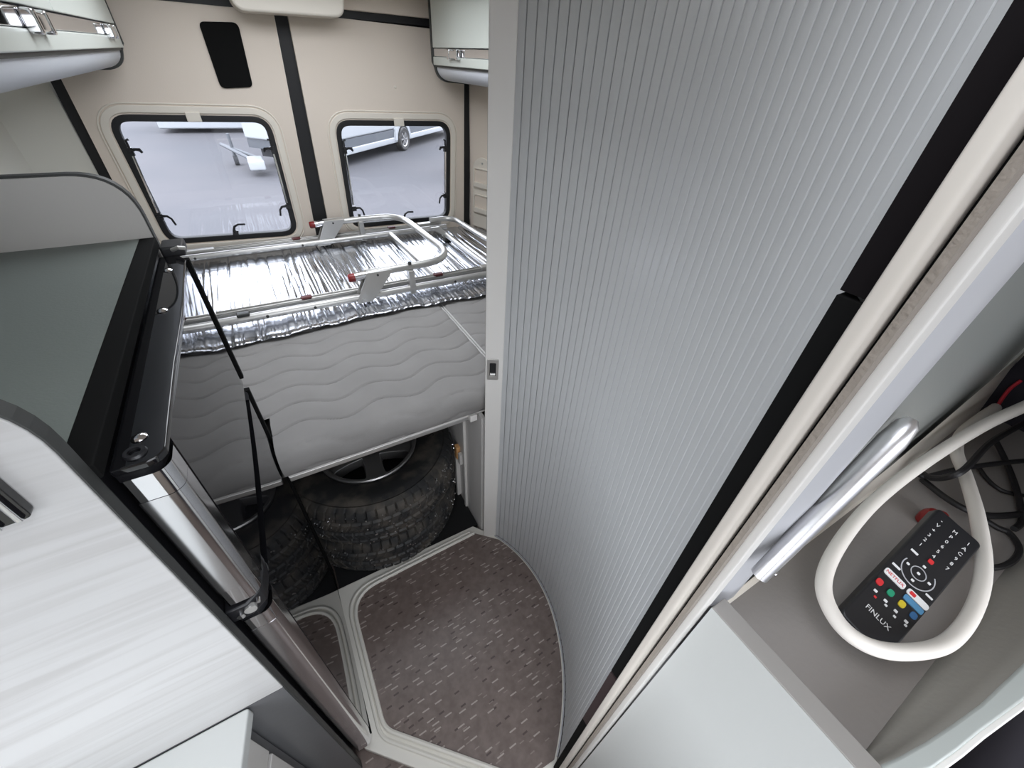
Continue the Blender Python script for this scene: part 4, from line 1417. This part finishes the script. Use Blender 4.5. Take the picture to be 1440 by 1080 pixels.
for c in range(3):
    for k in range(6):
        wtext(dig[c][k], 0.130 + 0.0088 * k, 0.0145 - 0.0145 * c, 0.0062, PRINT)

# dark upholstered seat next to the cabinet
tag(MB().box(0.375, 1.30, -0.95, -0.235, 0.35, 1.02).build('seat_backrest', DARKFAB, bevel=0.04, seg=4), 'dark purple-black upholstered backrest below the curved bin rim', 'backrest')

# ------------------------------------------------------------------ outside
GZ = -0.66
struct(MB().box(-60, 70, -40, 90, GZ - 0.1, GZ).build('ground', ASPHALT), 'pale grey asphalt yard outside the rear windows', 'ground')


def wheel_out(root, loc, d, r=0.33):
    nrm = Vector((d.y, -d.x, 0)).normalized()
    X = Matrix.Translation(loc) @ nrm.to_track_quat('Z', 'Y').to_matrix().to_4x4()
    MB().lathe([(r * 0.62, 0.10), (r * 0.9, 0.11), (r, 0.08), (r, -0.08), (r * 0.9, -0.11), (r * 0.62, -0.10)], n=32, close=True).xf(X).build('tyre', TYRE, root, smooth='auto')
    k = MB()
    k.lathe([(r * 0.62, 0.10), (r * 0.55, 0.085), (r * 0.5, 0.03)], n=32)
    for i in range(6):
        a = PI / 3 * i
        q = Matrix.Rotation(a, 4, 'Z')
        b_ = MB().box(0.02, r * 0.58, -0.022, 0.022, 0.05, 0.09)
        b_.xf(q)
        k.add(b_.v, b_.f)
    k.xf(X).build('rim', RIMM, root)


def vehicle(name, label, cat, p0, p1, h, wheels, width=2.0, skirt=True, zb=0.62):
    """long white body whose near side runs from p0 to p1 on the ground"""
    a, b = Vector((*p0, 0)), Vector((*p1, 0))
    d = (b - a).normalized()
    nrm = Vector((-d.y, d.x, 0))
    if nrm.y < 0:
        nrm = -nrm
    root = thing(name, label, cat, (a.x, a.y, GZ))
    Lb = (b - a).length

    def F_():
        return Matrix(((d.x, nrm.x, 0, a.x), (d.y, nrm.y, 0, a.y), (0, 0, 1, GZ), (0, 0, 0, 1)))
    MB().box(0, Lb, 0.0, width, zb, h).xf(F_()).build('body', CARW, root, bevel=0.05)
    if skirt:
        MB().box(0.05, Lb - 0.05, -0.02, width, 0.42, 0.62).xf(F_()).build('side_band', CARG, root)
        MB().box(0.0, Lb, -0.05, 0.25, 0.27, 0.42).xf(F_()).build('sill', CARW, root, bevel=0.02)
    MB().box(0.3, Lb - 0.3, 0.25, width - 0.1, 0.20, 0.62).xf(F_()).build('underside', CARD, root)
    for s in wheels:
        c = a + d * s
        # arch and wheel
        n = 14
        o1 = [(s + 0.50 * math.cos(PI * k / n), 0.33 + 0.50 * math.sin(PI * k / n)) for k in range(n + 1)]
        i1 = [(s + 0.38 * math.cos(PI * k / n), 0.33 + 0.38 * math.sin(PI * k / n)) for k in range(n + 1)]
        MB().prism(o1 + i1[::-1], -0.10, 0.05, 'y').xf(F_()).build('wheel_arch', CARW, root, bevel=0.01)
        wheel_out(root, (c.x - nrm.x * 0.02, c.y - nrm.y * 0.02, GZ + 0.33), d)
    return root


vehicle('parked_van', 'white parked van with one silver wheel seen through the rear window', 'van', (1.50, 11.9), (8.3, 18.4), 2.6, [4.18], 2.0)
vehicle('parked_caravan', 'white caravan far across the yard seen through the wider window', 'caravan', (-2.2, 19.3), (0.9, 19.1), 2.7, [], 2.2, skirt=False, zb=0.13)
dk = thing('parked_trailer', 'pale drawbar trailer standing before the parked van', 'trailer', (0.1, 12.8, GZ))
MB().box(0.02, 0.36, 12.0, 12.6, GZ + 0.14, GZ + 0.36).build('nose_box', CARW, dk, bevel=0.04)
MB().tube([(0.1, 12.55, GZ + 0.30), (-0.45, 14.1, GZ + 0.40)], 0.04, 8).build('drawbar', CARG, dk)
MB().tube([(0.3, 12.55, GZ + 0.30), (-0.45, 14.1, GZ + 0.40)], 0.04, 8).build('drawbar', CARG, dk)
MB().tube([(-0.22, 13.6, GZ + 0.7), (-0.22, 13.6, GZ + 0.20)], 0.035, 8).build('jockey_leg', CARG, dk)
MB().tube([(-0.27, 13.6, GZ + 0.11), (-0.17, 13.6, GZ + 0.11)], 0.11, 14).build('jockey_wheel', CARD, dk)
cc = thing('white_truck', 'tall white vehicle corner at the edge of the rear window view', 'truck', (6.5, 10.2, GZ))
MB().box(5.05, 8.5, 9.6, 12.0, GZ + 0.22, GZ + 2.8).build('body', CARW, cc, bevel=0.05)
MB().box(5.2, 8.4, 9.8, 11.8, GZ + 0.0, GZ + 0.30).build('underside', CARD, cc)
